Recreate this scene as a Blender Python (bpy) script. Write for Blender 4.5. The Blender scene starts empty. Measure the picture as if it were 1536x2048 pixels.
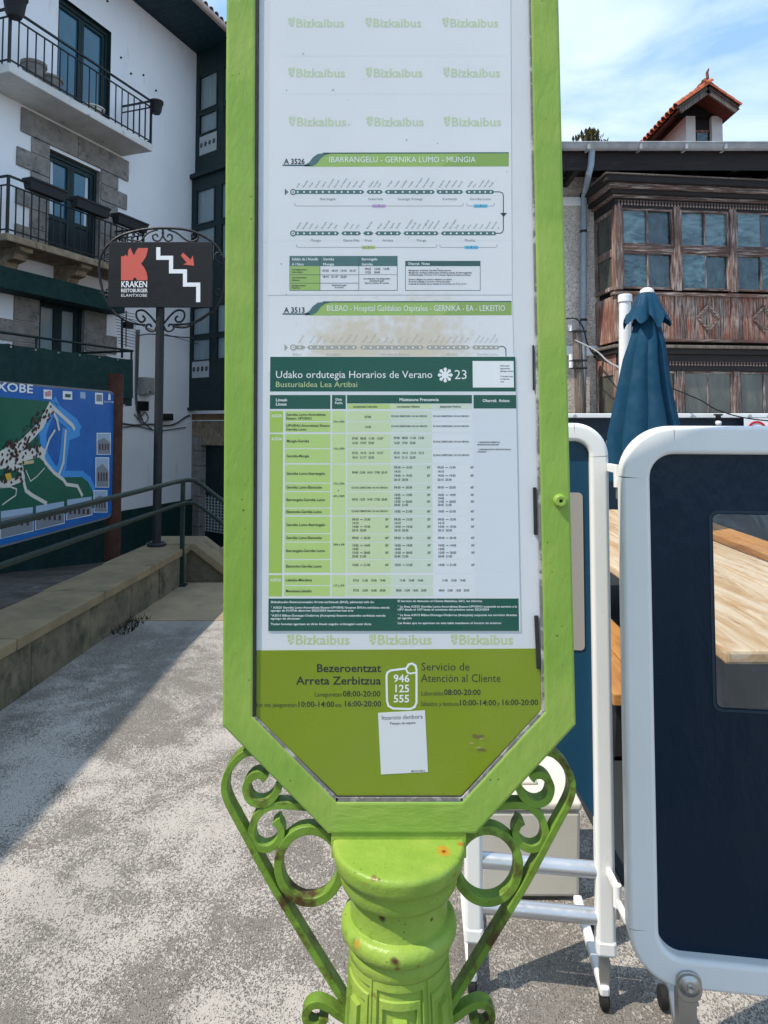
import bpy, bmesh, math, random
from mathutils import Vector, Matrix
random.seed(7)
rad = math.radians
sc = bpy.context.scene
col = sc.collection
# ------------------------------------------------------------------ camera, light, exposure
FPX, PPX, PPY, PITCH = 1400.0, 768.0, 774.0, 2.9
EYE = 1.55
cam = bpy.data.objects.new('camera', bpy.data.cameras.new('camera'))
col.objects.link(cam)
cam.location = (0, 0, EYE)
cam.rotation_euler = (rad(90 + PITCH), 0, 0)
cam.data.sensor_fit = 'VERTICAL'
cam.data.sensor_height = 36.0
cam.data.sensor_width = 27.0
cam.data.lens = 36.0 * FPX / 2048
cam.data.shift_y = (PPY - 1024) / 2048
cam.data.clip_start = 0.02
cam.data.clip_end = 600
sc.camera = cam
SUN_EL, SUN_FRONT = 55.0, 25.0      # elevation; degrees towards the viewer from due left
sdir = Vector((-math.cos(rad(SUN_FRONT)) * math.cos(rad(SUN_EL)),
               -math.sin(rad(SUN_FRONT)) * math.cos(rad(SUN_EL)), math.sin(rad(SUN_EL))))
sun = bpy.data.objects.new('sun', bpy.data.lights.new('sun', 'SUN'))
col.objects.link(sun)
sun.data.energy = 3.0
sun.data.angle = rad(0.5)
sun.data.color = (1.0, 0.92, 0.81)
sun.rotation_euler = sdir.to_track_quat('Z', 'Y').to_euler()
world = bpy.data.worlds.new('World'); sc.world = world
world.use_nodes = True
wt = world.node_tree; wn = wt.nodes; wl = wt.links
wn.clear()
wout = wn.new('ShaderNodeOutputWorld'); wbg = wn.new('ShaderNodeBackground')
sky = wn.new('ShaderNodeTexSky'); sky.sky_type = 'NISHITA'; sky.sun_disc = False
sky.sun_elevation = rad(SUN_EL)
sky.sun_rotation = math.atan2(sdir.x, sdir.y)
sky.air_density = 1.0; sky.dust_density = 0.5; sky.ozone_density = 2.0
# thin high cloud over the sky
wtc = wn.new('ShaderNodeTexCoord'); wmap = wn.new('ShaderNodeMapping')
wmap.inputs['Scale'].default_value = (1.6, 1.6, 4.0); wmap.inputs['Rotation'].default_value = (0.25, 0.5, 0.3)
wno = wn.new('ShaderNodeTexNoise'); wno.inputs['Scale'].default_value = 1.9
wno.inputs['Detail'].default_value = 9; wno.inputs['Roughness'].default_value = 0.55
wno.inputs['Distortion'].default_value = 0.5
wrm = wn.new('ShaderNodeValToRGB'); wrm.color_ramp.elements[0].position = 0.42; wrm.color_ramp.elements[1].position = 0.76
wrm.color_ramp.elements[0].color = (0.0, 0.0, 0.0, 1); wrm.color_ramp.elements[1].color = (0.8, 0.8, 0.8, 1)
wbl = wn.new('ShaderNodeMix'); wbl.data_type = 'RGBA'; wbl.inputs['Factor'].default_value = 0.6; wbl.inputs['B'].default_value = (1.65, 2.85, 4.3, 1)
wmx = wn.new('ShaderNodeMix'); wmx.data_type = 'RGBA'
wmx.inputs['B'].default_value = (4.9, 5.3, 5.6, 1)
wl.new(wtc.outputs['Generated'], wmap.inputs['Vector']); wl.new(wmap.outputs['Vector'], wno.inputs['Vector'])
wl.new(wno.outputs['Fac'], wrm.inputs['Fac']); wl.new(wrm.outputs['Color'], wmx.inputs['Factor'])
wl.new(sky.outputs['Color'], wbl.inputs['A']); wl.new(wbl.outputs['Result'], wmx.inputs['A']); wl.new(wmx.outputs['Result'], wbg.inputs['Color'])
wbg.inputs['Strength'].default_value = 0.15
wl.new(wbg.outputs[0], wout.inputs[0])
sc.view_settings.view_transform = 'Standard'
sc.view_settings.look = 'None'
sc.view_settings.exposure = 0.84
sc.view_settings.gamma = 1.0
sc.view_settings.use_curve_mapping = False

# ------------------------------------------------------------------ helpers
CA, SA = math.cos(rad(PITCH)), math.sin(rad(PITCH))
def ray(u, v):
    x = (u - PPX) / FPX; y = (PPY - v) / FPX
    return Vector((x, -y * SA + CA, y * CA + SA))
def atY(u, v, Y):                         # point seen at (u, v) that stands Y metres ahead
    r = ray(u, v); t = Y / r.y
    return Vector((r.x * t, Y, EYE + r.z * t))
def atZ(u, v, z):
    r = ray(u, v); t = (z - EYE) / r.z
    return Vector((r.x * t, r.y * t, z))
class Frame:                              # a vertical wall plane: x along it, outward is -y
    def __init__(s, origin, direction):
        d = Vector((direction[0], direction[1])).normalized()
        s.o = Vector((origin[0], origin[1])); s.d = d; s.n = Vector((d.y, -d.x))
        s.rot = math.atan2(d.y, d.x)
    def hit(s, u, v, out=0.0):
        r = ray(u, v); o = s.o + s.n * out
        # t*r.xy = o + a*d
        t = (o.x * s.n.x + o.y * s.n.y) / (r.x * s.n.x + r.y * s.n.y)
        p = Vector((r.x * t, r.y * t)) - o
        return p.dot(s.d), EYE + r.z * t
    def S(s, u, out=0.0): return s.hit(u, 845, out)[0]
    def Z(s, u, v, out=0.0): return s.hit(u, v, out)[1]

class MB:
    def __init__(s): s.v = []; s.f = []; s.m = []; s.mats = []
    def mi(s, m):
        if m not in s.mats: s.mats.append(m)
        return s.mats.index(m)
    def add(s, vs, fs, m):
        b = len(s.v); k = s.mi(m)
        s.v += [tuple(p) for p in vs]
        for f in fs: s.f.append(tuple(b + i for i in f)); s.m.append(k)
    def box(s, x0, x1, y0, y1, z0, z1, m):
        vs = [(x, y, z) for x in (x0, x1) for y in (y0, y1) for z in (z0, z1)]
        s.add(vs, [(0, 1, 3, 2), (4, 6, 7, 5), (0, 4, 5, 1), (2, 3, 7, 6), (0, 2, 6, 4), (1, 5, 7, 3)], m)
    def poly(s, pts, m): s.add(pts, [tuple(range(len(pts)))], m)
    def prismY(s, pts, y0, y1, m):        # pts (x,z) outline extruded along y
        n = len(pts)
        vs = [(p[0], y0, p[1]) for p in pts] + [(p[0], y1, p[1]) for p in pts]
        fs = [tuple(range(n)), tuple(range(2 * n - 1, n - 1, -1))] + [(i, i + n, (i + 1) % n + n, (i + 1) % n) for i in range(n)]
        s.add(vs, fs, m)
    def prismZ(s, pts, z0, z1, m):
        n = len(pts)
        vs = [(p[0], p[1], z0) for p in pts] + [(p[0], p[1], z1) for p in pts]
        fs = [tuple(range(n - 1, -1, -1)), tuple(range(n, 2 * n))] + [(i, (i + 1) % n, (i + 1) % n + n, i + n) for i in range(n)]
        s.add(vs, fs, m)
    def beam(s, a, b, w, h, m, up=(0, 0, 1)):
        a = Vector(a); b = Vector(b); d = (b - a).normalized(); up = Vector(up)
        if abs(d.dot(up)) > .98: up = Vector((0, 1, 0))
        r = d.cross(up).normalized(); q = r.cross(d).normalized()
        vs = [p + r * (i * w / 2) + q * (j * h / 2) for p in (a, b) for i, j in ((-1, -1), (1, -1), (1, 1), (-1, 1))]
        s.add(vs, [(0, 1, 2, 3), (7, 6, 5, 4)] + [(i, i + 4, (i + 1) % 4 + 4, (i + 1) % 4) for i in range(4)], m)
    def tube(s, path, r, m, n=10, closed=False, caps=True):
        P = [Vector(p) for p in path]; N = len(P)
        R = r if isinstance(r, (list, tuple)) else [r] * N
        prev = None; vs = []; fs = []
        for i, p in enumerate(P):
            a = P[i - 1] if (i or closed) else P[0]; b = P[(i + 1) % N] if (i < N - 1 or closed) else P[-1]
            t = (b - a).normalized()
            if prev is None:
                ref = Vector((0, 0, 1)) if abs(t.z) < .9 else Vector((0, 1, 0))
                u = t.cross(ref).normalized()
            else:
                u = (prev - t * prev.dot(t)).normalized()
            w = t.cross(u); prev = u
            for k in range(n):
                a_ = 2 * math.pi * k / n
                vs.append(p + (u * math.cos(a_) + w * math.sin(a_)) * R[i])
        for i in range(N if closed else N - 1):
            for k in range(n):
                j = (i + 1) % N
                fs.append((i * n + k, i * n + (k + 1) % n, j * n + (k + 1) % n, j * n + k))
        if caps and not closed:
            fs.append(tuple(range(n - 1, -1, -1))); fs.append(tuple((N - 1) * n + k for k in range(n)))
        s.add(vs, fs, m)
    def sweepXZ(s, path, w, y0, y1, m, closed=False, taper=None):   # flat bar bent in the xz plane
        P = [Vector((p[0], 0, p[1])) for p in path]; N = len(P); vs = []; fs = []
        for i, p in enumerate(P):
            a = P[i - 1] if (i or closed) else P[0]; b = P[(i + 1) % N] if (i < N - 1 or closed) else P[-1]
            t = (b - a).normalized(); nn = Vector((-t.z, 0, t.x))
            ww = w / 2 * (taper[i] if taper else 1)
            for (k, y) in ((-1, y0), (1, y0), (1, y1), (-1, y1)):
                q = p + nn * (k * ww); vs.append((q.x, y, q.z))
        for i in range(N if closed else N - 1):
            j = (i + 1) % N
            for k in range(4): fs.append((i * 4 + k, j * 4 + k, j * 4 + (k + 1) % 4, i * 4 + (k + 1) % 4))
        if not closed: fs.append((0, 1, 2, 3)); fs.append(((N - 1) * 4 + 3, (N - 1) * 4 + 2, (N - 1) * 4 + 1, (N - 1) * 4))
        s.add(vs, fs, m)
    def lathe(s, prof, cx, cy, m, n=48, a0=0, a1=2 * math.pi):
        full = abs(a1 - a0 - 2 * math.pi) < 1e-6; nn = n if full else n + 1
        vs = []; fs = []
        for (r, z) in prof:
            for k in range(nn):
                a = a0 + (a1 - a0) * k / n
                vs.append((cx + r * math.cos(a), cy + r * math.sin(a), z))
        for i in range(len(prof) - 1):
            for k in range(n):
                k2 = (k + 1) % nn
                fs.append((i * nn + k, (i + 1) * nn + k, (i + 1) * nn + k2, i * nn + k2))
        s.add(vs, fs, m)
    def build(s, name, parent=None, smooth=False, bevel=0, loc=None, rotz=0, seg=2, fix=False):
        me = bpy.data.meshes.new(name)
        me.from_pydata(s.v, [], s.f)
        for m in s.mats: me.materials.append(m)
        me.polygons.foreach_set('material_index', s.m)
        me.update()
        if fix:
            bm = bmesh.new(); bm.from_mesh(me); bmesh.ops.recalc_face_normals(bm, faces=bm.faces); bm.to_mesh(me); bm.free()
        o = bpy.data.objects.new(name, me); col.objects.link(o)
        if parent: o.parent = parent
        if loc: o.location = loc
        o.rotation_euler.z = rotz
        if smooth:
            me.polygons.foreach_set('use_smooth', [True] * len(me.polygons))
            try: me.set_sharp_from_angle(angle=rad(40))
            except Exception: pass
        if bevel:
            b = o.modifiers.new('bevel', 'BEVEL'); b.width = bevel; b.segments = seg; b.limit_method = 'ANGLE'; b.angle_limit = rad(35)
            b.harden_normals = False
        return o
def empty(name, loc=(0, 0, 0), rotz=0):
    o = bpy.data.objects.new(name, None); col.objects.link(o); o.location = loc; o.rotation_euler.z = rotz
    o.empty_display_size = .1
    return o
def tag(o, label=None, cat=None, group=None, kind=None):
    if label: o['label'] = label
    if cat: o['category'] = cat
    if group: o['group'] = group
    if kind: o['kind'] = kind
    return o
def thing(name, label, cat, loc=(0, 0, 0), rotz=0, group=None):
    return tag(empty(name, loc, rotz), label, cat, group)
def inst(o, parent, loc=None, rot=None, scale=None):
    c = o.copy(); col.objects.link(c); c.parent = parent
    if loc is not None: c.location = loc
    if rot is not None: c.rotation_euler = rot
    if scale is not None: c.scale = scale
    return c
def smoothpath(pts, n=8, closed=False):
    P = [Vector(p) for p in pts]; out = []; N = len(P)
    for i in range(N if closed else N - 1):
        p0 = P[(i - 1) % N] if (closed or i) else P[0]; p1 = P[i]; p2 = P[(i + 1) % N]
        p3 = P[(i + 2) % N] if (closed or i + 2 < N) else P[-1]
        for k in range(n):
            t = k / n
            out.append(0.5 * ((2 * p1) + (-p0 + p2) * t + (2 * p0 - 5 * p1 + 4 * p2 - p3) * t * t + (-p0 + 3 * p1 - 3 * p2 + p3) * t ** 3))
    if not closed: out.append(P[-1])
    return out

# ------------------------------------------------------------------ materials
def srgb(r, g, b):
    f = lambda c: (c / 255 / 12.92) if c / 255 <= .04045 else ((c / 255 + .055) / 1.055) ** 2.4
    return (f(r), f(g), f(b))
def newmat(name):
    m = bpy.data.materials.new(name); m.use_nodes = True
    nt = m.node_tree; b = nt.nodes['Principled BSDF']
    return m, nt, b
def simple(name, c, rough=.6, metal=0, spec=.3, coat=0):
    m, nt, b = newmat(name)
    b.inputs['Base Color'].default_value = (*c, 1); b.inputs['Roughness'].default_value = rough
    b.inputs['Metallic'].default_value = metal; b.inputs['Specular IOR Level'].default_value = spec
    b.inputs['Coat Weight'].default_value = coat
    return m
class NT:                                  # small node helper
    def __init__(s, nt, coord='Object'):
        s.nt = nt; s.tc = nt.nodes.new('ShaderNodeTexCoord').outputs[coord]
    def map(s, scale=(1, 1, 1), rot=(0, 0, 0), loc=(0, 0, 0)):
        n = s.nt.nodes.new('ShaderNodeMapping'); n.inputs['Scale'].default_value = scale
        n.inputs['Rotation'].default_value = rot; n.inputs['Location'].default_value = loc
        s.nt.links.new(s.tc, n.inputs['Vector']); return n.outputs[0]
    def noise(s, scale, detail=4, rough=.55, vec=None, dist=0):
        n = s.nt.nodes.new('ShaderNodeTexNoise'); n.inputs['Scale'].default_value = scale
        n.inputs['Detail'].default_value = detail; n.inputs['Roughness'].default_value = rough; n.inputs['Distortion'].default_value = dist
        s.nt.links.new(vec if vec is not None else s.tc, n.inputs['Vector']); return n.outputs['Fac']
    def vor(s, scale, vec=None, feature='F1', out='Distance', rnd=1):
        n = s.nt.nodes.new('ShaderNodeTexVoronoi'); n.inputs['Scale'].default_value = scale; n.feature = feature
        n.inputs['Randomness'].default_value = rnd
        s.nt.links.new(vec if vec is not None else s.tc, n.inputs['Vector']); return n.outputs[out]
    def ramp(s, fac, stops):
        n = s.nt.nodes.new('ShaderNodeValToRGB'); e = n.color_ramp.elements
        while len(e) < len(stops): e.new(.5)
        for i, (p, c) in enumerate(stops):
            e[i].position = p; e[i].color = (*c, 1) if isinstance(c, tuple) else (c, c, c, 1)
        s.nt.links.new(fac, n.inputs['Fac']); return n.outputs['Color']
    def mix(s, fac, a, b, mode='MIX'):
        n = s.nt.nodes.new('ShaderNodeMix'); n.data_type = 'RGBA'; n.blend_type = mode
        for key, val in (('Factor', fac), ('A', a), ('B', b)):
            i = n.inputs[key]
            if isinstance(val, (int, float)): i.default_value = val if key == 'Factor' else (val, val, val, 1)
            elif isinstance(val, tuple): i.default_value = (*val, 1)
            else: s.nt.links.new(val, i)
        return n.outputs['Result']
    def math(s, op, a, b=None, c=None):
        n = s.nt.nodes.new('ShaderNodeMath'); n.operation = op
        for k, val in enumerate((a, b, c)):
            if val is None: continue
            if isinstance(val, (int, float)): n.inputs[k].default_value = val
            else: s.nt.links.new(val, n.inputs[k])
        return n.outputs[0]
    def bump(s, h, strength=.3, dist=.01, prev=None):
        n = s.nt.nodes.new('ShaderNodeBump'); n.inputs['Strength'].default_value = strength; n.inputs['Distance'].default_value = dist
        s.nt.links.new(h, n.inputs['Height'])
        if prev is not None: s.nt.links.new(prev, n.inputs['Normal'])
        return n.outputs[0]
    def spot(s, pt, r):                    # 1 inside a ragged spot of radius r round a point, falling to 0
        n = s.nt.nodes.new('ShaderNodeVectorMath'); n.operation = 'DISTANCE'
        s.nt.links.new(s.tc, n.inputs[0]); n.inputs[1].default_value = pt
        d = s.math('ADD', n.outputs['Value'], s.math('MULTIPLY', s.math('SUBTRACT', s.noise(70, 4), .5), r * 1.6))
        return s.ramp(s.math('DIVIDE', d, r), [(.35, 1.0), (1.0, 0.0)])
def lk(nt, a, b): nt.links.new(a, b)

def painted(name, c, c2=None, var=3, rough=.45, bs=.25, bscale=60, bdist=.004, stretch=(1, 1, 1), dirt=None, dirt_lo=.58, dirt_hi=.7, dscale=6, coat=0, spots=(), spec=.3, chips=0):
    m, nt, b = newmat(name); N = NT(nt)
    c2 = c2 or tuple(x * .8 for x in c)
    col_ = N.mix(N.ramp(N.noise(var, 5), [(.35, 0.0), (.65, 1.0)]), c, c2)
    v = N.map(stretch)
    if dirt:
        k = N.ramp(N.noise(dscale, 8, .65, v), [(dirt_lo, 0.0), (dirt_hi, 1.0)])
        col_ = N.mix(k, col_, dirt)
    if chips:
        ck = N.math('MULTIPLY', N.ramp(N.vor(chips), [(.07, 1.0), (.13, 0.0)]), N.ramp(N.noise(8, 5, .6, N.map(loc=(4, 2, 7))), [(.50, 0.0), (.60, 1.0)]))
        col_ = N.mix(ck, col_, (.045, .040, .022))
        fade = N.ramp(N.noise(3.1, 6, .65, N.map(loc=(1, 5, 3))), [(.48, 0.0), (.72, .55)])
        col_ = N.mix(fade, col_, (min(1, c[0] * 1.5 + .04), min(1, c[1] * 1.18 + .02), c[2] * 1.7))
    for pt, r, cc in spots: col_ = N.mix(N.spot(pt, r), col_, cc)
    lk(nt, col_, b.inputs['Base Color'])
    lk(nt, N.ramp(N.noise(var * 4, 4), [(.3, rough * .8), (.7, min(1, rough * 1.25))]), b.inputs['Roughness'])
    b.inputs['Coat Weight'].default_value = coat; b.inputs['Specular IOR Level'].default_value = spec
    if bs: lk(nt, N.bump(N.noise(bscale, 6, .6, v), bs, bdist), b.inputs['Normal'])
    return m

BOARD_Y = 1.285
GREEN = (.225, .365, .062); GREEN2 = (.18, .315, .046)
m_green = painted('green_gloss_paint', GREEN, GREEN2, 5, .34, .55, 62, .0035, (1, 1, .40), dirt=(.10, .16, .03), dirt_lo=.70, dirt_hi=.78, dscale=22, chips=55)
m_green_h = painted('green_gloss_paint_brushed_across', GREEN, GREEN2, 5, .34, .55, 62, .0035, (.34, 1, 1), dirt=(.10, .16, .03), dirt_lo=.70, dirt_hi=.78, dscale=22, chips=55)
m_scroll = painted('green_scroll_paint_rusting', (.17, .31, .04), (.12, .20, .022), 9, .40, .5, 60, .004, dirt=(.065, .038, .012), dirt_lo=.52, dirt_hi=.64, dscale=14)
# concrete ground with lime flakes
def ground_mat(name, dark, light, amount=0.03, flake=320):
    m, nt, b = newmat(name); N = NT(nt)
    big = N.noise(1.1, 6, .62, dist=.6)
    med = N.noise(7, 5, .6)
    v = N.map((1, .72, 1), (0, 0, .45))
    fl = N.noise(flake * .42, 5, .66, v, 1.2)
    th = N.math('ADD', N.math('ADD', N.math('MULTIPLY', big, .80), N.math('MULTIPLY', med, .34)), amount - .18)
    k = N.math('ADD', fl, N.math('MULTIPLY', N.math('SUBTRACT', th, .385), .95))
    mask = N.ramp(k, [(.44, 0.0), (.54, 1.0)])
    base = N.mix(N.noise(14, 5), dark, tuple(x * 1.5 for x in dark))
    lt = N.mix(N.noise(30, 4), light, tuple(x * .78 for x in light))
    c = N.mix(mask, base, lt)
    pit = N.ramp(N.math('ADD', N.vor(flake * .42, N.map((1, .6, 1), (0, 0, .5))), N.math('MULTIPLY', N.noise(40, 3), .12)), [(.20, 1.0), (.30, 0.0)])
    c = N.mix(N.math('MULTIPLY', pit, .85), c, tuple(x * .42 for x in dark))
    stain = N.ramp(N.noise(2.3, 7, .7, N.map((1, 1, 1), loc=(3, 1, 0))), [(.60, 0.0), (.72, .55)])
    c = N.mix(stain, c, (.15, .125, .10))
    tr_ = N.ramp(N.noise(.55, 5, .6, N.map((1.6, .35, 1), (0, 0, -.25), (2, 6, 0)), .4), [(.46, 0.0), (.60, .62)])
    c = N.mix(tr_, c, N.mix(N.noise(60, 4), (.17, .155, .14), (.27, .25, .225)))
    lk(nt, c, b.inputs['Base Color']); b.inputs['Roughness'].default_value = .93; b.inputs['Specular IOR Level'].default_value = .25
    h = N.math('ADD', N.math('MULTIPLY', mask, .8), N.math('MULTIPLY', N.noise(flake, 3), .8))
    h = N.math('SUBTRACT', h, pit)
    lk(nt, N.bump(h, .9, .006), b.inputs['Normal'])
    return m
m_ground = ground_mat('lime_flecked_concrete', (.20, .178, .152), (.52, .475, .42))
m_slab = painted('smooth_landing_concrete', (.36, .27, .165), (.27, .21, .135), 4, .9, .35, 90, .004, dirt=(.10, .09, .07), dirt_lo=.6, dirt_hi=.75, dscale=5)
m_coping = painted('ochre_coping_stone', (.26, .20, .115), (.19, .15, .09), 3, .88, .4, 70, .005, dirt=(.09, .085, .06), dirt_lo=.58, dirt_hi=.75, dscale=4)
m_parapet = painted('damp_parapet_stone', (.20, .165, .105), (.12, .105, .07), 4, .9, .5, 50, .006, dirt=(.05, .055, .035), dirt_lo=.5, dirt_hi=.68, dscale=5)
m_lowstreet = painted('worn_stone_paving', (.16, .15, .135), (.085, .08, .075), 2.2, .7, .5, 12, .02, dirt=(.3, .28, .25), dirt_lo=.6, dirt_hi=.72, dscale=5, stretch=(1, .4, 1))
m_far = painted('asphalt', (.06, .06, .06), (.05, .05, .05), 1, .9, .3, 60, .01)
m_render = painted('white_render', (.86, .87, .89), (.81, .82, .85), .8, .85, .3, 22, .006, dirt=(.52, .50, .46), dirt_lo=.60, dirt_hi=.82, dscale=2.5, stretch=(1.6, 1.6, .35))
m_render_old = painted('weathered_white_render', (.68, .67, .64), (.55, .54, .51), 1.5, .88, .3, 30, .006, dirt=(.2, .19, .17), dirt_lo=.6, dirt_hi=.75, dscale=4)
m_stone = painted('grey_ashlar_stone', (.30, .275, .25), (.20, .185, .17), 4, .9, .8, 18, .02, dirt=(.10, .095, .09), dirt_lo=.55, dirt_hi=.7, dscale=9)
m_sand = painted('carved_sandstone', (.36, .28, .19), (.2, .15, .1), 6, .9, .5, 30, .01, dirt=(.07, .06, .05), dirt_lo=.55, dirt_hi=.68, dscale=8)
m_dkgreen = painted('dark_green_joinery', (.010, .030, .032), (.007, .02, .022), 4, .45, .2, 40, .003)
m_canvas_gr = painted('dark_green_canvas', (.008, .042, .040), (.006, .032, .031), 2, .75, .3, 14, .01)
m_soffit = painted('dark_teal_soffit', (.012, .045, .058), (.010, .035, .046), 3, .6, .1, 40, .003, stretch=(.2, 1, 1))
m_iron = painted('black_wrought_iron', (.012, .016, .018), (.02, .022, .022), 12, .5, .3, 90, .002)
m_railgr = painted('dark_green_handrail', (.008, .022, .020), (.010, .028, .024), 8, .42, .3, 80, .002, dirt=(.05, .06, .05), dirt_lo=.66, dirt_hi=.75, dscale=20)
m_pot_dk = simple('dark_planter_plastic', (.018, .020, .024), .55)
m_pot_st = painted('grey_stone_pot', (.27, .25, .23), (.18, .17, .16), 10, .9, .5, 50, .005)
m_rooftile = painted('dull_roof_tile', (.30, .22, .18), (.2, .15, .13), 6, .9, .4, 40, .006)
m_gutter_pk = painted('faded_pink_gutter', (.50, .40, .35), (.40, .33, .30), 6, .6, .1, 40, .003)
m_boxgrey = painted('grey_meter_box', (.32, .33, .31), (.25, .26, .25), 8, .6, .1, 50, .002)
m_cable = simple('grey_cable', (.10, .10, .10), .6)
m_black = simple('black_plastic', (.008, .009, .010), .4)
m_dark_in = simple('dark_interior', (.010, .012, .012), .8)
m_post_br = painted('brown_timber_post', (.085, .032, .018), (.05, .02, .012), 6, .7, .6, 30, .006, (1, 1, .12), dirt=(.2, .14, .10), dirt_lo=.66, dirt_hi=.74, dscale=30)
m_lintel = painted('pale_timber_beam', (.24, .14, .07), (.15, .09, .05), 5, .7, .4, 30, .004, (.1, 1, 1))
m_whitepaint = painted('white_powder_coat', (.77, .775, .77), (.72, .725, .72), 3, .38, .10, 60, .001, dirt=(.42, .40, .36), dirt_lo=.62, dirt_hi=.80, dscale=11, stretch=(1, 1, .5))
m_alu = painted('brushed_aluminium', (.62, .64, .67), (.55, .57, .60), 12, .32, .15, 60, .001, (.1, 6, 6)); m_alu.node_tree.nodes['Principled BSDF'].inputs['Metallic'].default_value = .75
m_cream = painted('cream_plastic', (.62, .59, .52), (.56, .53, .46), 3, .5, .1, 50, .001, dirt=(.4, .36, .3), dirt_lo=.7, dirt_hi=.85)
m_rubber = simple('black_rubber', (.012, .012, .012), .7)
m_steel = simple('zinc_steel', (.45, .45, .44), .35, .9)
m_downpipe = painted('grey_zinc_pipe', (.30, .36, .42), (.24, .29, .34), 8, .5, .15, 60, .002)
m_gutter = painted('zinc_gutter', (.36, .38, .40), (.26, .27, .28), 6, .45, .2, 30, .003, dirt=(.12, .12, .11), dirt_lo=.6, dirt_hi=.75, dscale=12, stretch=(1, 1, .3))
m_terra = painted('orange_roof_tile', (.42, .11, .045), (.28, .075, .035), 9, .85, .5, 50, .006, dirt=(.10, .06, .045), dirt_lo=.6, dirt_hi=.75, dscale=12)
m_terra_dk = painted('old_dark_red_tile', (.16, .05, .035), (.09, .04, .03), 9, .85, .5, 50, .006)
m_leaf = painted('succulent_leaf', (.06, .08, .03), (.13, .09, .04), 30, .5, .1, 50, .002)
m_grass = painted('weed_leaf', (.025, .035, .015), (.04, .045, .02), 30, .6, .1, 50, .002)
m_navy = painted('navy_vinyl', (.0018, .016, .036), (.0015, .012, .029), 1.2, .20, .22, 1.3, .10, (1.6, 1, .8), spec=.22, dirt=(.02, .04, .06), dirt_lo=.66, dirt_hi=.9, dscale=30)
m_bluecloth = painted('petrol_blue_canvas', (.0015, .048, .098), (.001, .038, .080), 3, .8, .25, 220, .001)
m_bluepanel = painted('petrol_blue_vinyl', (.006, .058, .112), (.005, .048, .098), 2, .35, .25, 4, .02)
m_bulb = simple('milky_bulb_glass', (.75, .76, .76), .2)

def weathered_wood(name, dark, red, pale, sx=(26, 26, 1.6), lo=.50, hi=.62):
    m, nt, b = newmat(name); N = NT(nt)
    v = N.map(sx)
    k1 = N.noise(1.3, 8, .65, v); base = N.mix(N.ramp(k1, [(.4, 0.0), (.6, 1.0)]), dark, red)
    k2 = N.ramp(N.noise(2.1, 8, .7, N.map(sx, loc=(5, 2, 1))), [(lo, 0.0), (hi, 1.0)])
    big = N.ramp(N.noise(1.6, 4), [(.35, .15), (.7, 1.0)])
    c = N.mix(N.math('MULTIPLY', k2, big), base, pale)
    lk(nt, c, b.inputs['Base Color']); b.inputs['Roughness'].default_value = .8
    lk(nt, N.bump(N.noise(3, 8, .7, v), .6, .006), b.inputs['Normal'])
    return m
m_wood = weathered_wood('flaking_brown_wood', (.055, .034, .027), (.135, .052, .035), (.50, .44, .395), lo=.45, hi=.58)
m_wood_h = weathered_wood('flaking_brown_wood_across', (.05, .032, .026), (.11, .045, .032), (.50, .44, .395), (1.6, 26, 26), .48, .60)
m_wood_red = weathered_wood('red_brown_wood_painted_sunlit', (.09, .038, .026), (.24, .068, .034), (.50, .42, .36), lo=.46, hi=.58)  # sunlight put into the colour: warmer, brighter copy of the brown wood
m_wood_blk = weathered_wood('wood_in_painted_shade', (.007, .006, .006), (.016, .010, .009), (.10, .09, .085), (1.6, 26, 26), .58, .7)  # near-black copy: shade under eave and cornice put into the wood colour
m_oldpole = weathered_wood('grey_old_timber', (.07, .055, .045), (.14, .11, .09), (.36, .32, .28), (40, 40, 1.5))
def stucco_mat():
    m, nt, b = newmat('rough_beige_stucco'); N = NT(nt)
    v = N.map((1, 1, 1.5))
    k = N.noise(24, 4, .6, v, 1.6)
    h = N.ramp(k, [(.38, 0.0), (.56, 1.0)])
    c = N.mix(h, (.36, .31, .265), (.76, .69, .62))
    c = N.mix(N.ramp(N.noise(1.3, 5), [(.45, 0.0), (.8, .5)]), c, (.25, .21, .18))
    lk(nt, c, b.inputs['Base Color']); b.inputs['Roughness'].default_value = .95
    lk(nt, N.bump(k, .8, .03), b.inputs['Normal']); return m
m_stucco = stucco_mat()
def pane_mat(name, c, c2, sc_=3, rough=.12, bs=.25, vec=(1, 1, 1), bd=.03):
    m, nt, b = newmat(name); N = NT(nt)
    v = N.map(vec)
    k = N.noise(sc_, 7, .62, v, 1.0)
    lk(nt, N.mix(N.ramp(k, [(.35, 0.0), (.68, 1.0)]), c, c2), b.inputs['Base Color'])
    b.inputs['Roughness'].default_value = rough; b.inputs['Specular IOR Level'].default_value = .8
    lk(nt, N.bump(N.noise(sc_ * 1.4, 4, .6, v, 1.5), bs, bd), b.inputs['Normal']); return m
m_pane_teal = pane_mat('window_pane_crinkled_sheet_painted_reflection', (.008, .036, .055), (.085, .18, .21), 5, .16, .5, (1, 1, 2.2))  # teal base colour holds a painted bluish reflection as well as the crinkled sheet
m_pane_teal2 = pane_mat('window_pane_with_painted_sheen', (.02, .06, .08), (.16, .27, .30), 2.2, .14, .4, (1, 1, 3.0))  # paler streaks are glass sheen painted into the pane colour
m_pane_teal3 = pane_mat('window_pane_dark', (.004, .018, .026), (.04, .09, .115), 3.2, .08, .3, (1.5, 1, 1.2))
m_pane_olive = pane_mat('window_pane_over_olive_curtain', (.035, .04, .034), (.10, .10, .078), 3, .22, .3, (1.2, 1, .5))
m_pane_blue = pane_mat('door_pane_painted_sky_reflection', (.018, .10, .16), (.035, .15, .22), 1.2, .08, .08)  # blue of the reflected sky is put into the base colour
m_pane_pale = pane_mat('pane_with_net_curtain', (.20, .27, .29), (.28, .34, .36), 2.5, .15, .1, (3, 3, .3))
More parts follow.
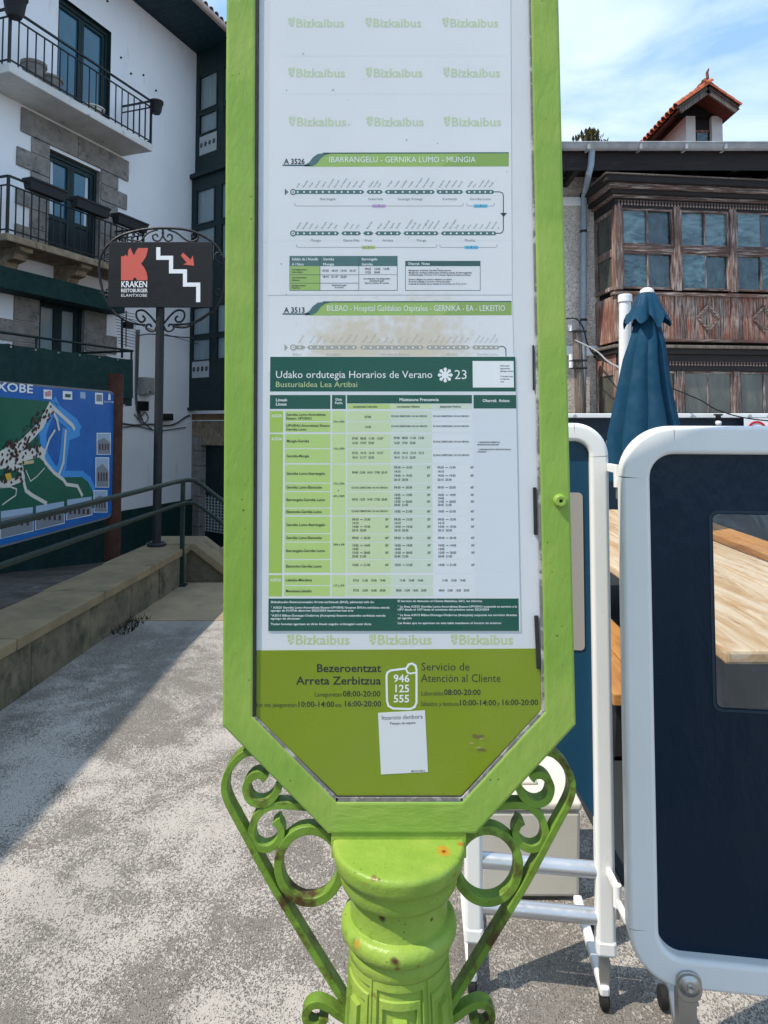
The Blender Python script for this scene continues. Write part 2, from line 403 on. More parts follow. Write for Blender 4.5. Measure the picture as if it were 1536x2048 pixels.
m_pane_lace = pane_mat('pane_lower_with_curtain', (.12, .22, .27), (.30, .38, .42), 2.0, .12, .1, (1, 1, .4))
m_lace = simple('white_lace_pattern', (.42, .45, .45), .7)
m_curtain = simple('white_curtain', (.60, .66, .72), .8)

def glassy(name, tint=(1, 1, 1), rough=.08, haze=.05, hazecol=(.7, .72, .72), hs=6, fr_boost=1.0, bs=.0, bscale=6, hvar=.10):
    m = bpy.data.materials.new(name); m.use_nodes = True; nt = m.node_tree; nt.nodes.clear()
    N = NT(nt); out = nt.nodes.new('ShaderNodeOutputMaterial')
    tr = nt.nodes.new('ShaderNodeBsdfTransparent'); tr.inputs[0].default_value = (*tint, 1)
    gl = nt.nodes.new('ShaderNodeBsdfGlossy'); gl.inputs['Roughness'].default_value = rough
    df = nt.nodes.new('ShaderNodeBsdfDiffuse'); df.inputs[0].default_value = (*hazecol, 1)
    fr = nt.nodes.new('ShaderNodeFresnel'); fr.inputs[0].default_value = 1.45
    if bs:
        bb = N.bump(N.noise(bscale, 4, .6, None, 1.2), bs, .03); lk(nt, bb, gl.inputs['Normal']); lk(nt, bb, fr.inputs['Normal'])
    m1 = nt.nodes.new('ShaderNodeMixShader'); m2 = nt.nodes.new('ShaderNodeMixShader')
    k = N.ramp(N.noise(hs, 6, .65), [(.35, haze), (.75, haze + hvar)])
    lk(nt, k, m1.inputs[0]); lk(nt, tr.outputs[0], m1.inputs[1]); lk(nt, df.outputs[0], m1.inputs[2])
    lk(nt, N.math('MULTIPLY', fr.outputs[0], fr_boost), m2.inputs[0]); lk(nt, m1.outputs[0], m2.inputs[1]); lk(nt, gl.outputs[0], m2.inputs[2])
    lk(nt, m2.outputs[0], out.inputs[0]); return m
m_pane_board = glassy('scuffed_acrylic_pane', (1, 1, 1), .10, .0, (.72, .74, .75), 5, .22, hvar=.03)
m_clearvinyl = glassy('clear_crinkled_vinyl', (.95, .96, .96), .06, .03, (.5, .52, .52), 3, 1.6, .6, 5)
def plank_mat(name, a, b_, c_, scale=(14, 1.2, 14)):
    m, nt, b = newmat(name); N = NT(nt)
    v = N.map(scale)
    k = N.noise(1.5, 9, .7, v, .8)
    cc = N.ramp(k, [(.25, c_), (.42, a), (.55, b_), (.75, a)])
    crack = N.ramp(N.noise(3.5, 6, .6, N.map((scale[0] * 1.3, scale[1] * .7, 1), loc=(2, 1, 0)), 1.0), [(.30, 1.0), (.36, 0.0)])
    cc = N.mix(crack, cc, (.10, .05, .025))
    lk(nt, cc, b.inputs['Base Color']); b.inputs['Roughness'].default_value = .5
    lk(nt, N.bump(k, .4, .006), b.inputs['Normal']); return m
m_plank_pale = plank_mat('bleached_table_plank', (.44, .29, .145), (.58, .47, .33), (.30, .13, .045), (7, .8, 7))
m_plank_gold = plank_mat('varnished_golden_plank', (.36, .15, .035), (.46, .22, .06), (.18, .06, .015))
m_darkfloor = simple('dark_bench_steel', (.02, .02, .022), .5)

# ------------------------------------------------------------------ lettering built from the built-in font
CH = sorted(set('ABCDEFGHIJKLMNOPQRSTUVWXYZabcdefghijklmnopqrstuvwxyz0123456789.,:;-/*()\'&' + 'áéíóúñÁÉÍÓÚ' + ' '))
GL = {}
def load_glyphs():
    jobs = []
    for bold in (0, 1):
        for ch in CH + ['~HH']:
            objs = []
            for body in ([ch, 'H' + ch + 'H'] if ch != '~HH' else ['HH']):
                cu = bpy.data.curves.new('g', 'FONT'); cu.body = body; cu.size = 1; cu.resolution_u = 2
                cu.offset = .018 if bold else 0
                o = bpy.data.objects.new('g', cu); col.objects.link(o); objs.append(o)
            jobs.append((bold, ch, objs))
    bpy.context.view_layer.update()
    dg = bpy.context.evaluated_depsgraph_get()
    raw = {}
    for bold, ch, objs in jobs:
        res = []
        for o in objs:
            me = o.evaluated_get(dg).to_mesh()
            vs = [(v.co.x, v.co.y) for v in me.vertices]; fs = [tuple(p.vertices) for p in me.polygons]
            res.append((vs, fs)); o.evaluated_get(dg).to_mesh_clear()
        raw[(bold, ch)] = res
    for bold in (0, 1):
        hh = raw[(bold, '~HH')][0][0]; whh = max(v[0] for v in hh) - min(v[0] for v in hh)
        for ch in CH:
            w = raw[(bold, ch)][1][0]; adv = max(v[0] for v in w) - min(v[0] for v in w) - whh
            GL[(bold, ch)] = (raw[(bold, ch)][0][0], raw[(bold, ch)][0][1], adv)
    for _, _, objs in jobs:
        for o in objs:
            cu = o.data; bpy.data.objects.remove(o); bpy.data.curves.remove(cu)
load_glyphs()
CAP = max(v[1] for v in GL[(0, 'H')][0])
def textlen(s, bold): return sum(GL[(bold, c)][2] for c in s)
def text(mb, s, org, ex, ez, cap, m, bold=0, width=None, align='L', track=0):
    """org: point of the baseline; ex, ez unit vectors; cap: capital height (m); width: forced length (m)"""
    k = cap / CAP; L = textlen(s, bold) + track * len(s); kx = (width / L) if width else k
    x = {'L': 0, 'C': -L / 2, 'R': -L}[align]
    org = Vector(org); ex = Vector(ex); ez = Vector(ez)
    for c in s:
        vs, fs, adv = GL[(bold, c)]
        if fs: mb.add([org + ex * ((x + a) * kx) + ez * (b * k) for a, b in vs], fs, m)
        x += adv + track

# ------------------------------------------------------------------ ground and streets
g = MB(); g.poly([(-60, -40, -2.9), (60, -40, -2.9), (90, 160, -2.9), (-90, 160, -2.9)], m_far)
tag(g.build('ground'), kind='structure')
# terrace level: the street where the sign stands
PX0, PX1 = -2.07, -1.93            # parapet face line at Y=3.78 and Y=6.9
def pf(Y): return PX0 + (PX1 - PX0) * (Y - 3.78) / 3.12
g = MB(); g.poly([(pf(-9), -9, 0), (14, -9, 0), (14, 5.56, 0), (pf(5.56), 5.56, 0)], m_ground)
g.poly([(pf(6.8) + 1.4, 5.56, 0), (14, 5.56, 0), (14, 14, 0), (pf(6.8) + 1.4, 14, 0)], m_ground)
g.poly([(14, -9, 0), (14, -9, -2.9), (14, 14, -2.9), (14, 14, 0)], m_parapet)
tag(g.build('street'), kind='structure')
g = MB(); g.box(pf(5.56) - .02, pf(6.8) + 1.38, 5.563, 6.86, -.4, .004, m_slab)
tag(g.build('landing'), kind='structure')
g = MB()
def lowz(Y): return -.115 * (Y - 3)
ys = [-9, 3, 12, 20, 27]
for a, b in zip(ys, ys[1:]):
    g.poly([(-14, a, min(0, lowz(a)) - .02), (pf(3.78) - .38, a, min(0, lowz(a)) - .02), (pf(3.78) - .38 + (2.4 if a > 7 else 0), b, lowz(b) - .02), (-14, b, lowz(b) - .02)], m_lowstreet)
g.poly([(-2.4, 6.9, -.47), (6, 6.9, -.47), (6, 27, -2.8), (-2.4, 27, -2.8)], m_lowstreet)
tag(g.build('lower_street'), kind='structure')
g = MB()
random.seed(3)
for r in range(9):
    Y0 = 6.0 + r * .62
    x = -7.5 + random.random() * .4
    while x < -2.6:
        w = .55 + random.random() * .5
        z0, z1 = lowz(Y0), lowz(Y0 + .6)
        if x + w < -2.55:
            g.add([(x, Y0, z0 - .05), (x + w - .02, Y0, z0 - .05), (x + w - .02, Y0 + .6, z1 - .05), (x, Y0 + .6, z1 - .05),
                   (x, Y0, z0), (x + w - .02, Y0, z0), (x + w - .02, Y0 + .6, z1), (x, Y0 + .6, z1)],
                  [(4, 5, 6, 7), (0, 4, 7, 3), (1, 2, 6, 5), (0, 1, 5, 4)], m_lowstreet)
        x += w
tag(g.build('street_paving', bevel=.008), kind='structure')

# parapet with coping stones
par = thing('parapet_wall', 'low stone parapet with broad ochre coping running along the left of the street', 'wall', (0, 0, 0))
cuts = [-3.0, -1.6, -.2, 1.3, 2.6, 3.95, 5.05, 6.0, 6.93]
for a, b in zip(cuts, cuts[1:]):
    c = MB(); g_ = .006
    xa, xb = pf(a), pf(b)
    c.add([(xa + .03, a + g_, .285), (xb + .03, b - g_, .285), (xb - .40, b - g_, .285), (xa - .42, a + g_, .285),
           (xa + .03, a + g_, .352), (xb + .03, b - g_, .352), (xb - .40, b - g_, .358), (xa - .42, a + g_, .358)],
          [(0, 3, 2, 1), (4, 5, 6, 7), (0, 1, 5, 4), (1, 2, 6, 5), (2, 3, 7, 6), (3, 0, 4, 7)], m_coping)
    c.build('coping_stone', par, bevel=.008)
bl = [-3.0, -1.8, -.7, .5, 1.5, 2.4, 3.3, 4.15, 4.9, 5.6, 6.2, 6.93]
for i, (a, b) in enumerate(zip(bl, bl[1:])):
    c = MB(); g_ = .005; d = random.uniform(-.006, .006)
    xa, xb = pf(a) - d, pf(b) - d
    c.add([(xa, a + g_, -.3), (xb, b - g_, -.3), (xb - .34, b - g_, -.9), (xa - .36, a + g_, -.9),
           (xa, a + g_, .282), (xb, b - g_, .282), (xb - .34, b - g_, .282), (xa - .36, a + g_, .282)],
          [(0, 3, 2, 1), (4, 5, 6, 7), (0, 1, 5, 4), (1, 2, 6, 5), (2, 3, 7, 6), (3, 0, 4, 7)], m_parapet)
    c.build('wall_block', par, bevel=.01)
# stair parapet running down to the right
st = thing('stair_parapet', 'sloping stone stair parapet descending right beyond the landing', 'wall', (0, 0, 0))
xl = pf(6.93)
c = MB()
c.prismY([(xl - .36, -1.2), (xl - .36, .29), (xl + .05, .29), (xl + 1.5, -.80), (xl + 1.5, -1.9)], 6.96, 7.30, m_parapet)
c.build('wall_body', st, bevel=.01)
c = MB()
c.prismY([(xl - .40, .30), (xl - .40, .37), (xl + .08, .37), (xl + 1.56, -.745), (xl + 1.50, -.80), (xl + .05, .30)], 6.90, 7.36, m_coping)
c.build('coping_stone', st, bevel=.01)
# steps of the stair beyond
stp = thing('stone_stair', 'flight of stone steps behind the sloping stair parapet', 'stairs', (0, 0, 0))
for k in range(8):
    c = MB(); c.box(xl + .1 + k * .3, xl + .1 + k * .3 + .31, 7.37, 8.6, -2.2, .15 - k * .2, m_slab); c.build('step', stp, bevel=.008)
# weeds at the foot of the parapet
g = MB(); random.seed(5)
for k in range(110):
    Y = random.uniform(5.2, 5.6); x = pf(Y) + random.uniform(.0, .14)
    h = random.uniform(.02, .06); a = random.random() * 6.3; w = .004
    tip = (x + math.cos(a) * h * .5, Y + math.sin(a) * h * .5, h)
    g.add([(x - w, Y, 0), (x + w, Y, 0), tip], [(0, 1, 2)], m_grass); g.add([(x, Y - w, 0), (x, Y + w, 0), tip], [(0, 1, 2)], m_grass)
tag(g.build('weeds'), 'small tuft of dull green weeds at the foot of the parapet', 'weeds', kind='stuff')

# ------------------------------------------------------------------ handrail on the parapet
hr = thing('ramp_handrail', 'dark green tubular handrail with two rails above the stone parapet', 'handrail', (pf(6.7), 6.72, 0))
def hrp(x, y, z): return (x - pf(6.7), y - 6.72, z)
pe = atY(361, 965, 6.72)
for zz, nm in ((1.0, 'top_rail'), (.785, 'lower_rail')):
    c = MB()
    path = [hrp(pf(-2.5) + .02, -2.5, zz), hrp(pf(3) + .02, 3, zz), hrp(pf(6.5) + .02, 6.5, zz), hrp(pf(6.7) + .05, 6.74, zz), hrp(pf(6.7) + .10, 6.82, zz - .01),
            hrp(pf(6.7) + .16, 6.88, zz - .06), hrp(pf(6.7) + 1.5, 6.98, zz - 1.12)]
    c.tube(path, .021 if nm == 'top_rail' else .019, m_railgr, 12); c.build(nm, hr, smooth=True)
for Y, zb in ((6.72, 0.005), (3.9 - 2.2, .352), (-.6, .352)):
    c = MB(); x = pf(Y) + (.02 if Y > 6 else -.03)
    c.box(*(x - pf(6.7) - .019, x - pf(6.7) + .019), Y - 6.72 - .019, Y - 6.72 + .019, zb, .985, m_railgr)
    c.build('post', hr, bevel=.003)
    c = MB(); c.box(x - pf(6.7) - .045, x - pf(6.7) + .045, Y - 6.765, Y - 6.675, zb, zb + .015, m_railgr); c.build('foot_plate', hr, bevel=.003)
c = MB(); c.box(.60 - .019, .60 + .019, .17 , .21, -.9, .60, m_railgr); c.build('post', hr)

# ------------------------------------------------------------------ wrought iron hanging sign on its pole
sp = atZ(313, 1091, .36); SY = sp.y
ks = thing('restaurant_sign', 'black restaurant signboard with red letter and white staircase on wrought iron pole', 'sign', (sp.x, SY, .36))
def KP(u, v, dy=0.0):
    p = atY(u, v, SY); return Vector((p.x - sp.x, dy, p.z - .36))
c = MB(); top = KP(321, 600)
c.tube([(0, 0, 0), (top.x, 0, top.z)], .042, m_iron, 12); c.build('pole', ks, smooth=True)
c = MB(); c.lathe([(.0, .03), (.075, .03), (.09, .018), (.09, 0)], 0, 0, m_iron, 20); c.build('base_flange', ks, smooth=True)
m_signbk = painted('charcoal_sign_face', (.010, .012, .014), (.009, .010, .012), 3, .55, .05, 50, .001)
m_red = simple('coral_red_print', (.62, .12, .09), .5); m_wprint = simple('white_print', (.80, .82, .84), .5)
a, b = KP(223, 487), KP(427, 617)
c = MB(); c.box(a.x, b.x, -.065, -.045, b.z, a.z, m_signbk); face = c.build('sign_board', ks, bevel=.004)
def KZ(x, y): return KP(x / 3.2, y / 3.2)                     # from the enlarged crop
pr = MB()
def kpoly(pts, m, dy=-.0665):
    pr.poly([(KZ(x, y).x, dy, KZ(x, y).z) for x, y in pts], m)
# letter K emblem, cut by curved notches
kk = [(791, 1803), (791, 1652), (800, 1648), (808, 1652), (818, 1640), (832, 1652), (838, 1610), (850, 1597), (862, 1625), (874, 1645), (884, 1620), (898, 1598), (961, 1598), (958, 1622), (948, 1655), (930, 1682), (918, 1698), (938, 1722), (952, 1752), (959, 1790), (957, 1803), (893, 1803), (886, 1790), (878, 1783), (871, 1790), (865, 1803)]
kpoly(kk, m_red)
for L, u0, u1, vb, cap in (('KRAKEN', 790, 958, 1846, 38), ('RESTOBURGER', 790, 958, 1878, 22), ('ELANTXOBE', 790, 958, 1907, 18)):
    o = KZ(u0, vb); w = KZ(u1, vb).x - o.x
    text(pr, L, (o.x, -.0665, o.z), (1, 0, 0), (0, 0, 1), cap / 3.2 * SY / FPX, m_wprint, 0 if L[0] == 'E' else 1, w, track=.03 if L[0] == 'E' else 0)
zz = [(1027, 1593), (1027, 1660), (1108, 1660), (1108, 1746), (1196, 1746), (1196, 1830), (1280, 1830), (1280, 1941)]
for i, (p, q) in enumerate(zip(zz, zz[1:])):
    w = 13
    (x0, x1), (y0, y1) = sorted((p[0], q[0])), sorted((p[1], q[1]))
    if x0 == x1: kpoly([(x0 - w, y0 + (w if i else 0)), (x0 + w, y0 + (w if i else 0)), (x0 + w, y1 + (w if i < 6 else 0)), (x0 - w, y1 + (w if i < 6 else 0))], m_wprint)
    else: kpoly([(x0 + w, y0 - w), (x1 + w, y0 - w), (x1 + w, y0 + w), (x0 + w, y0 + w)], m_wprint, -.0667)
kpoly([(1184, 1627), (1232, 1672), (1246, 1645), (1254, 1711), (1184, 1702), (1208, 1692), (1170, 1646)], m_red)
pr.build('printed_emblem', ks)
def scroll(mb, pts, r=.011, dy=0, k=6, scale=3.2, oy=0, **kw):
    mb.tube([KP(x / scale, y / scale + oy, dy) for x, y in [tuple(p[:2]) for p in smoothpath([(x, y, 0) for x, y in pts], k)]], r, m_iron, 8, **kw)
c = MB(); scroll(c, [(712, 1975), (670, 1900), (645, 1810), (634, 1700), (650, 1630), (690, 1570), (770, 1510), (900, 1472), (1040, 1460), (1190, 1470), (1300, 1510), (1380, 1570), (1425, 1650), (1435, 1760), (1420, 1880), (1375, 1975), (1300, 2030), (1200, 2090), (1120, 2090)], .013)
c.build('outer_hoop', ks, smooth=True)
sps = [[(1040, 1470), (1045, 1500), (1020, 1540), (985, 1535), (978, 1508), (1000, 1500), (1010, 1515)],
       [(1045, 1470), (1040, 1500), (1065, 1540), (1098, 1535), (1100, 1508), (1080, 1500), (1070, 1515)],
       [(1010, 1470), (950, 1490), (900, 1540), (860, 1540), (815, 1530), (820, 1495), (850, 1490), (862, 1510), (845, 1522)],
       [(1075, 1470), (1130, 1490), (1190, 1535), (1230, 1545), (1268, 1525), (1262, 1495), (1235, 1490), (1225, 1512), (1240, 1520)],
       [(650, 1640), (665, 1660), (700, 1670), (712, 1640), (695, 1620), (680, 1635), (690, 1648)],
       [(640, 1870), (665, 1890), (700, 1885), (708, 1860), (690, 1848), (678, 1862)],
       [(1425, 1690), (1395, 1680), (1375, 1650), (1385, 1620), (1410, 1622), (1412, 1645)],
       [(1425, 1880), (1395, 1895), (1378, 1870), (1388, 1848), (1408, 1858)]]
for s_ in sps:
    c = MB(); scroll(c, s_, .009); c.build('scroll', ks, smooth=True)
# big scrolls under the board, crop origin y = 600
for s_ in ([(1000, 150), (960, 100), (920, 68), (880, 70), (872, 100), (890, 135), (915, 140), (928, 120), (912, 100)],
           [(1000, 170), (990, 195), (965, 200), (938, 185), (940, 160), (962, 158), (970, 172)],
           [(1050, 150), (1090, 100), (1130, 68), (1170, 70), (1182, 100), (1165, 135), (1135, 140), (1122, 120), (1138, 102)],
           [(1050, 170), (1062, 195), (1085, 200), (1110, 185), (1106, 160), (1085, 158), (1078, 172)],
           [(712, 60), (780, 120), (850, 150), (930, 160)], [(1350, 80), (1280, 130), (1200, 152), (1110, 158)]):
    c = MB(); scroll(c, s_, .010, oy=600); c.build('scroll', ks, smooth=True)

# ------------------------------------------------------------------ painted town map on timber posts
T1 = atY(228, 845, 8.0)
MAPF = Frame((T1.x, T1.y), (.109, 1.0))
mp = thing('town_map_board', 'blue and green illustrated town map board between brown timber posts', 'sign', (T1.x, T1.y, lowz(8.0)), MAPF.rot)
MZ0 = lowz(8.0)
def MPt(u, v, out=0.0):
    s, z = MAPF.hit(u, v, out); return Vector((s, -out, z - MZ0))
zt, zb = MPt(228, 786).z, MPt(228, 1030).z
W_ = 3.1
m_mapgreen = painted('map_green_print', (.006, .12, .075), (.005, .095, .062), 2, .35, 0)
m_mapblue = painted('map_sea_blue_print', (.008, .15, .46), (.006, .10, .38), 1.5, .35, 0)
m_maplight = simple('map_shore_blue_print', (.05, .30, .70), .35); m_mapbrown = simple('map_roof_brown_print', (.055, .028, .025), .4)
m_mapcream = simple('map_road_cream_print', (.66, .64, .58), .4); m_mapsand = simple('map_sand_print', (.62, .50, .27), .4)
m_mapgrey = simple('map_photo_grey_print', (.22, .24, .28), .4); m_mapsky = simple('map_photo_sky_print', (.35, .48, .62), .4)
m_mapyel = simple('map_yellow_print', (.70, .42, .05), .4); m_mappink = simple('map_leaflet_pink_print', (.6, .25, .3), .4)
m_mapedge = painted('map_grey_edge', (.20, .20, .21), (.16, .16, .17), 5, .5, .1)
def rrect(x0, x1, z0, z1, r, n=6):
    pts = []
    for cx, cz, a0 in ((x1 - r, z1 - r, 0), (x0 + r, z1 - r, 90), (x0 + r, z0 + r, 180), (x1 - r, z0 + r, 270)):
        for k in range(n + 1):
            a = rad(a0 + 90 * k / n); pts.append((cx + r * math.cos(a), cz + r * math.sin(a)))
    return pts
c = MB(); c.prismY(rrect(-W_, 0, zb - .02, zt + .02, .09), -.0, .035, m_mapedge); c.build('board', mp)
pr = MB()
pr.poly([(p[0], -.004, p[1]) for p in rrect(-W_ + .02, -.02, zb, zt, .08)], m_mapblue)
def mpoly(pts, m, dy): pr.poly([(MPt(x / 3.2, 600 + y / 3.2).x, -dy, MPt(x / 3.2, 600 + y / 3.2).z) for x, y in pts], m)
mpoly([(-350, 590), (330, 650), (330, 665), (300, 690), (265, 760), (215, 800), (215, 840), (240, 870), (250, 940), (262, 1000), (300, 1080), (370, 1135), (520, 1132), (560, 1165), (590, 1225), (600, 1330), (-350, 1520)], m_mapgreen, .007)
def mline(pts, w, m, dy):
    P = [MPt(x / 3.2, 600 + y / 3.2) for x, y in pts]
    for a, b in zip(P, P[1:]):
        dy += .00009
        d = Vector((b.x - a.x, b.z - a.z)); L = d.length
        if L < 1e-6: continue
        d /= L; n = Vector((-d.y, d.x)) * w / 2; e = d * w * .3
        pr.poly([(a.x - n.x - e.x, -dy, a.z - n.y - e.y), (a.x + n.x - e.x, -dy, a.z + n.y - e.y), (b.x + n.x + e.x, -dy, b.z + n.y + e.y), (b.x - n.x + e.x, -dy, b.z - n.y + e.y)], m)
mline([(355, 655), (340, 680), (290, 800), (270, 860), (285, 1000), (330, 1075), (372, 1125), (520, 1125), (565, 1160), (590, 1215)], .10, m_maplight, .0055)
mline([(330, 690), (400, 745), (470, 800), (490, 830), (440, 850)], .15, m_maplight, .0055)
mline([(420, 850), (410, 950), (395, 1060), (370, 1110)], .14, m_maplight, .0052)
mline([(330, 685), (390, 740), (455, 800), (470, 825)], .04, m_mapcream, .0095); mline([(330, 700), (360, 770), (372, 830)], .03, m_mapcream, .0095)
mline([(415, 838), (408, 930), (400, 1040), (375, 1110), (365, 1125)], .032, m_mapcream, .0095)
mline([(345, 835), (310, 890), (290, 950), (262, 985)], .025, m_mapcream, .0095)
mline([(262, 985), (285, 1040), (340, 1105), (400, 1150), (420, 1180), (490, 1190), (520, 1250)], .035, m_mapcream, .0095)
mline([(140, 1140), (160, 1220), (200, 1250), (290, 1300)], .035, m_mapcream, .0095)
mline([(0, 1000), (60, 960), (130, 930), (200, 860), (255, 800), (300, 720), (320, 680)], .09, m_mapcream, .009)
mline([(-60, 1060), (60, 1030), (170, 990), (250, 970), (270, 990)], .10, m_mapcream, .0088)
mline([(0, 1180), (60, 1170), (140, 1140), (130, 1080), (40, 1060)], .06, m_mapcream, .0086)
mline([(-5, 1200), (60, 1195), (100, 1210), (95, 1250), (50, 1280), (10, 1310)], .012, m_mapcream, .0086)
mline([(135, 1045), (205, 1035)], .03, m_mapsand, .011); mline([(160, 1090), (190, 1160), (230, 1130), (280, 1075)], .010, m_mapcream, .0086)
random.seed(11)
for k in range(130):
    t = random.random()
    if t < .45: q = random.random(); x, y = 60 + 250 * q + random.uniform(-26, 26), 990 - 300 * q + random.uniform(-40, 40)
    elif t < .8: x, y = random.uniform(0, 250), random.uniform(900, 1010) + random.uniform(-10, 20)
    else: x, y = random.uniform(-10, 150), random.uniform(1030, 1170)
    if x < 0: continue
    p = MPt(x / 3.2, 600 + y / 3.2); a = random.uniform(.5, 1.2); w, h = random.uniform(.009, .022), random.uniform(.008, .016)
    pts = []
    for sx, sz in ((-1, -1), (1, -1), (1, 1), (-1, 1)):
        dx, dz = sx * w, sz * h
        pts.append((p.x + dx * math.cos(a) - dz * math.sin(a), -.0125 - k * .00002, p.z + dx * math.sin(a) + dz * math.cos(a)))
    pr.poly(pts, m_mapbrown)
mpoly([(20, 1115), (55, 1105), (68, 1145), (35, 1160)], m_mapyel, .016)
# photographs printed along the edges
def photo(x0, y0, x1, y1, slope=0.0):
    mpoly([(x0 - 5, y0 - 5), (x1 + 5, y0 - 5 + slope * 0), (x1 + 5, y1 + 5), (x0 - 5, y1 + 5)], m_wprint, .0065)
    mpoly([(x0, y0), (x1, y0), (x1, y1), (x0, y1)], m_mapsky, .008)
    h = (y1 - y0)
    mpoly([(x0, y0 + h * .35), (x0 + (x1 - x0) * .5, y0 + h * .2), (x1, y0 + h * .45), (x1, y1), (x0, y1)], m_mapgrey, .0095)
    for k in range(4):
        xx = x0 + (x1 - x0) * (.12 + .22 * k); mpoly([(xx, y0 + h * .5), (xx + (x1 - x0) * .1, y0 + h * .5), (xx + (x1 - x0) * .1, y0 + h * .8), (xx, y0 + h * .8)], m_mapbrown, .011)
photo(620, 855, 700, 985); photo(612, 1012, 690, 1195); photo(600, 1222, 678, 1355)
def sphoto(x0, x1, ya, yb, za, zb):
    pr.poly([(MPt(x / 3.2, 600 + y / 3.2).x, -.0065, MPt(x / 3.2, 600 + y / 3.2).z) for x, y in ((x0 - 5, ya - 5), (x1 + 5, yb - 5), (x1 + 5, zb + 5), (x0 - 5, za + 5))], m_wprint)
    mpoly([(x0, ya), (x1, yb), (x1, zb), (x0, za)], m_mapsky, .008)
    mpoly([(x0, ya + 45), (x1, yb + 35), (x1, zb), (x0, za)], m_mapgrey, .0095)
    for k in range(5):
        xx = x0 + (x1 - x0) * (.08 + .18 * k); yy = ya + 60; mpoly([(xx, yy), (xx + 14, yy - 3), (xx + 14, yy + 30), (xx, yy + 33)], m_mapbrown, .011)
sphoto(425, 582, 1278, 1258, 1405, 1372); sphoto(225, 405, 1318, 1288, 1470, 1425); sphoto(0, 205, 1352, 1325, 1525, 1475); sphoto(-260, -20, 1390, 1356, 1590, 1530)
# stickers on the blue header
for x0, y0, x1, y1, m_ in ((275, 572, 328, 632, m_wprint), (398, 582, 458, 635, m_wprint), (510, 588, 543, 628, m_mapsky), (605, 592, 655, 665, m_wprint), (-10, 690, 32, 760, m_wprint)):
    mpoly([(x0, y0), (x1, y0 + 4), (x1, y1 + 4), (x0, y1)], m_, .0065)
mpoly([(282, 590), (320, 578), (322, 615), (284, 618)], m_mappink, .009); mpoly([(412, 600), (448, 604), (446, 624), (412, 622)], m_mapgreen, .009)
mpoly([(612, 605), (648, 607), (648, 650), (612, 648)], m_mapgrey, .009); mpoly([(690, 600), (700, 600), (704, 640), (686, 640)], m_wprint, .009)
pe0 = MPt(205 / 3.2, 600 + 610 / 3.2)
tcap = MPt(150 / 3.2, 600 + 553 / 3.2).z - MPt(150 / 3.2, 600 + 606 / 3.2).z
wlen = MPt(205 / 3.2, 790).x - MPt(35 / 3.2, 790).x
text(pr, 'OBE', (pe0.x - wlen, -.009, pe0.z + .02), (1, 0, 0), (0, 0, 1), tcap, m_wprint, 1, wlen)
wl2 = wlen / textlen('OBE', 1) * textlen('ELANTX', 1)
text(pr, 'ELANTX', (pe0.x - wlen - wl2, -.009, pe0.z + .02), (1, 0, 0), (0, 0, 1), tcap, m_wprint, 1, wl2)
e = MPt(660 / 3.2, 600 + 655 / 3.2); text(pr, 'ELANTXOBE', (e.x, -.009, e.z), (1, 0, 0), (0, 0, 1), .018, m_wprint, 0, MPt(724 / 3.2, 800).x - e.x)
pr.build('printed_map', mp)
for sx in (.06, -W_ - .06):
    c = MB(); c.tube([(sx, .02, -.3), (sx, .02, MPt(236, 748).z if sx > 0 else MPt(236, 748).z)], .085, m_post_br, 18); po = c.build('timber_post', mp, smooth=True)
c = MB(); c.box(.13, .20, -.03, .0, MPt(250, 812).z - .015, MPt(250, 812).z + .015, m_steel); c.build('bracket', mp)

# ------------------------------------------------------------------ left townhouse
W0 = (-7.03, 12.0)
LF = Frame(W0, (.3586, 1.0))
LZ = 0
th = thing('townhouse', 'white rendered townhouse with stone window surrounds and iron balconies on the left', 'house', (W0[0], W0[1], 0), LF.rot)
sB = LF.S(384)                                  # where the gallery begins
ZE = LF.Z(412, 120)                             # eave height
openings = []
def rect(u0, v0, u1, v1, out=0.0):              # px of upper-left and lower-right corner
    s0, z1 = LF.hit(u0, v0, out); s1, z0 = LF.hit(u1, v1, out); return s0, s1, z0, z1
slab1 = LF.hit(12, 123, .78); s1R = LF.S(300, .78); z1s = slab1[1]
slab2L, z2s = LF.hit(14, 466, .78); s2R = LF.S(280, .78)
print('slabs', slab1, s1R, slab2L, z2s, s2R, 'ZE', ZE, 'sB', sB)
w1 = (LF.S(97), LF.S(207), z1s - .05, LF.Z(211, 56)); w2 = (LF.S(85), LF.S(190), z2s - .02, LF.Z(190, 339)); w3 = (LF.S(72), LF.S(166), LF.Z(120, 780), LF.Z(72, 588))
dr = (-3, LF.S(176), LF.Z(100, 1150) - .3, LF.Z(100, 1000))
s_lo, s_hi, zlo = -9.0, sB + 6, -3.0
wall = MB()
def wall_with_holes(mb, s0, s1, z0, z1, holes, m, depth=.25, y=0, reveal=None):
    xs = sorted({s0, s1, *[h[0] for h in holes], *[h[1] for h in holes]}); zs = sorted({z0, z1, *[h[2] for h in holes], *[h[3] for h in holes]})
    for a, b in zip(xs, xs[1:]):
        for p, q in zip(zs, zs[1:]):
            if any(h[0] <= a and b <= h[1] and h[2] <= p and q <= h[3] for h in holes): continue
            mb.poly([(a, y, p), (b, y, p), (b, y, q), (a, y, q)], m)
    for h in holes:
        a, b, p, q = h; m = (reveal or {}).get(holes.index(h), m)
        mb.poly([(a, y, p), (a, y, q), (a, y + depth, q), (a, y + depth, p)], m); mb.poly([(b, y, p), (b, y + depth, p), (b, y + depth, q), (b, y, q)], m)
        mb.poly([(a, y, q), (b, y, q), (b, y + depth, q), (a, y + depth, q)], m); mb.poly([(a, y, p), (a, y + depth, p), (b, y + depth, p), (b, y, p)], m)
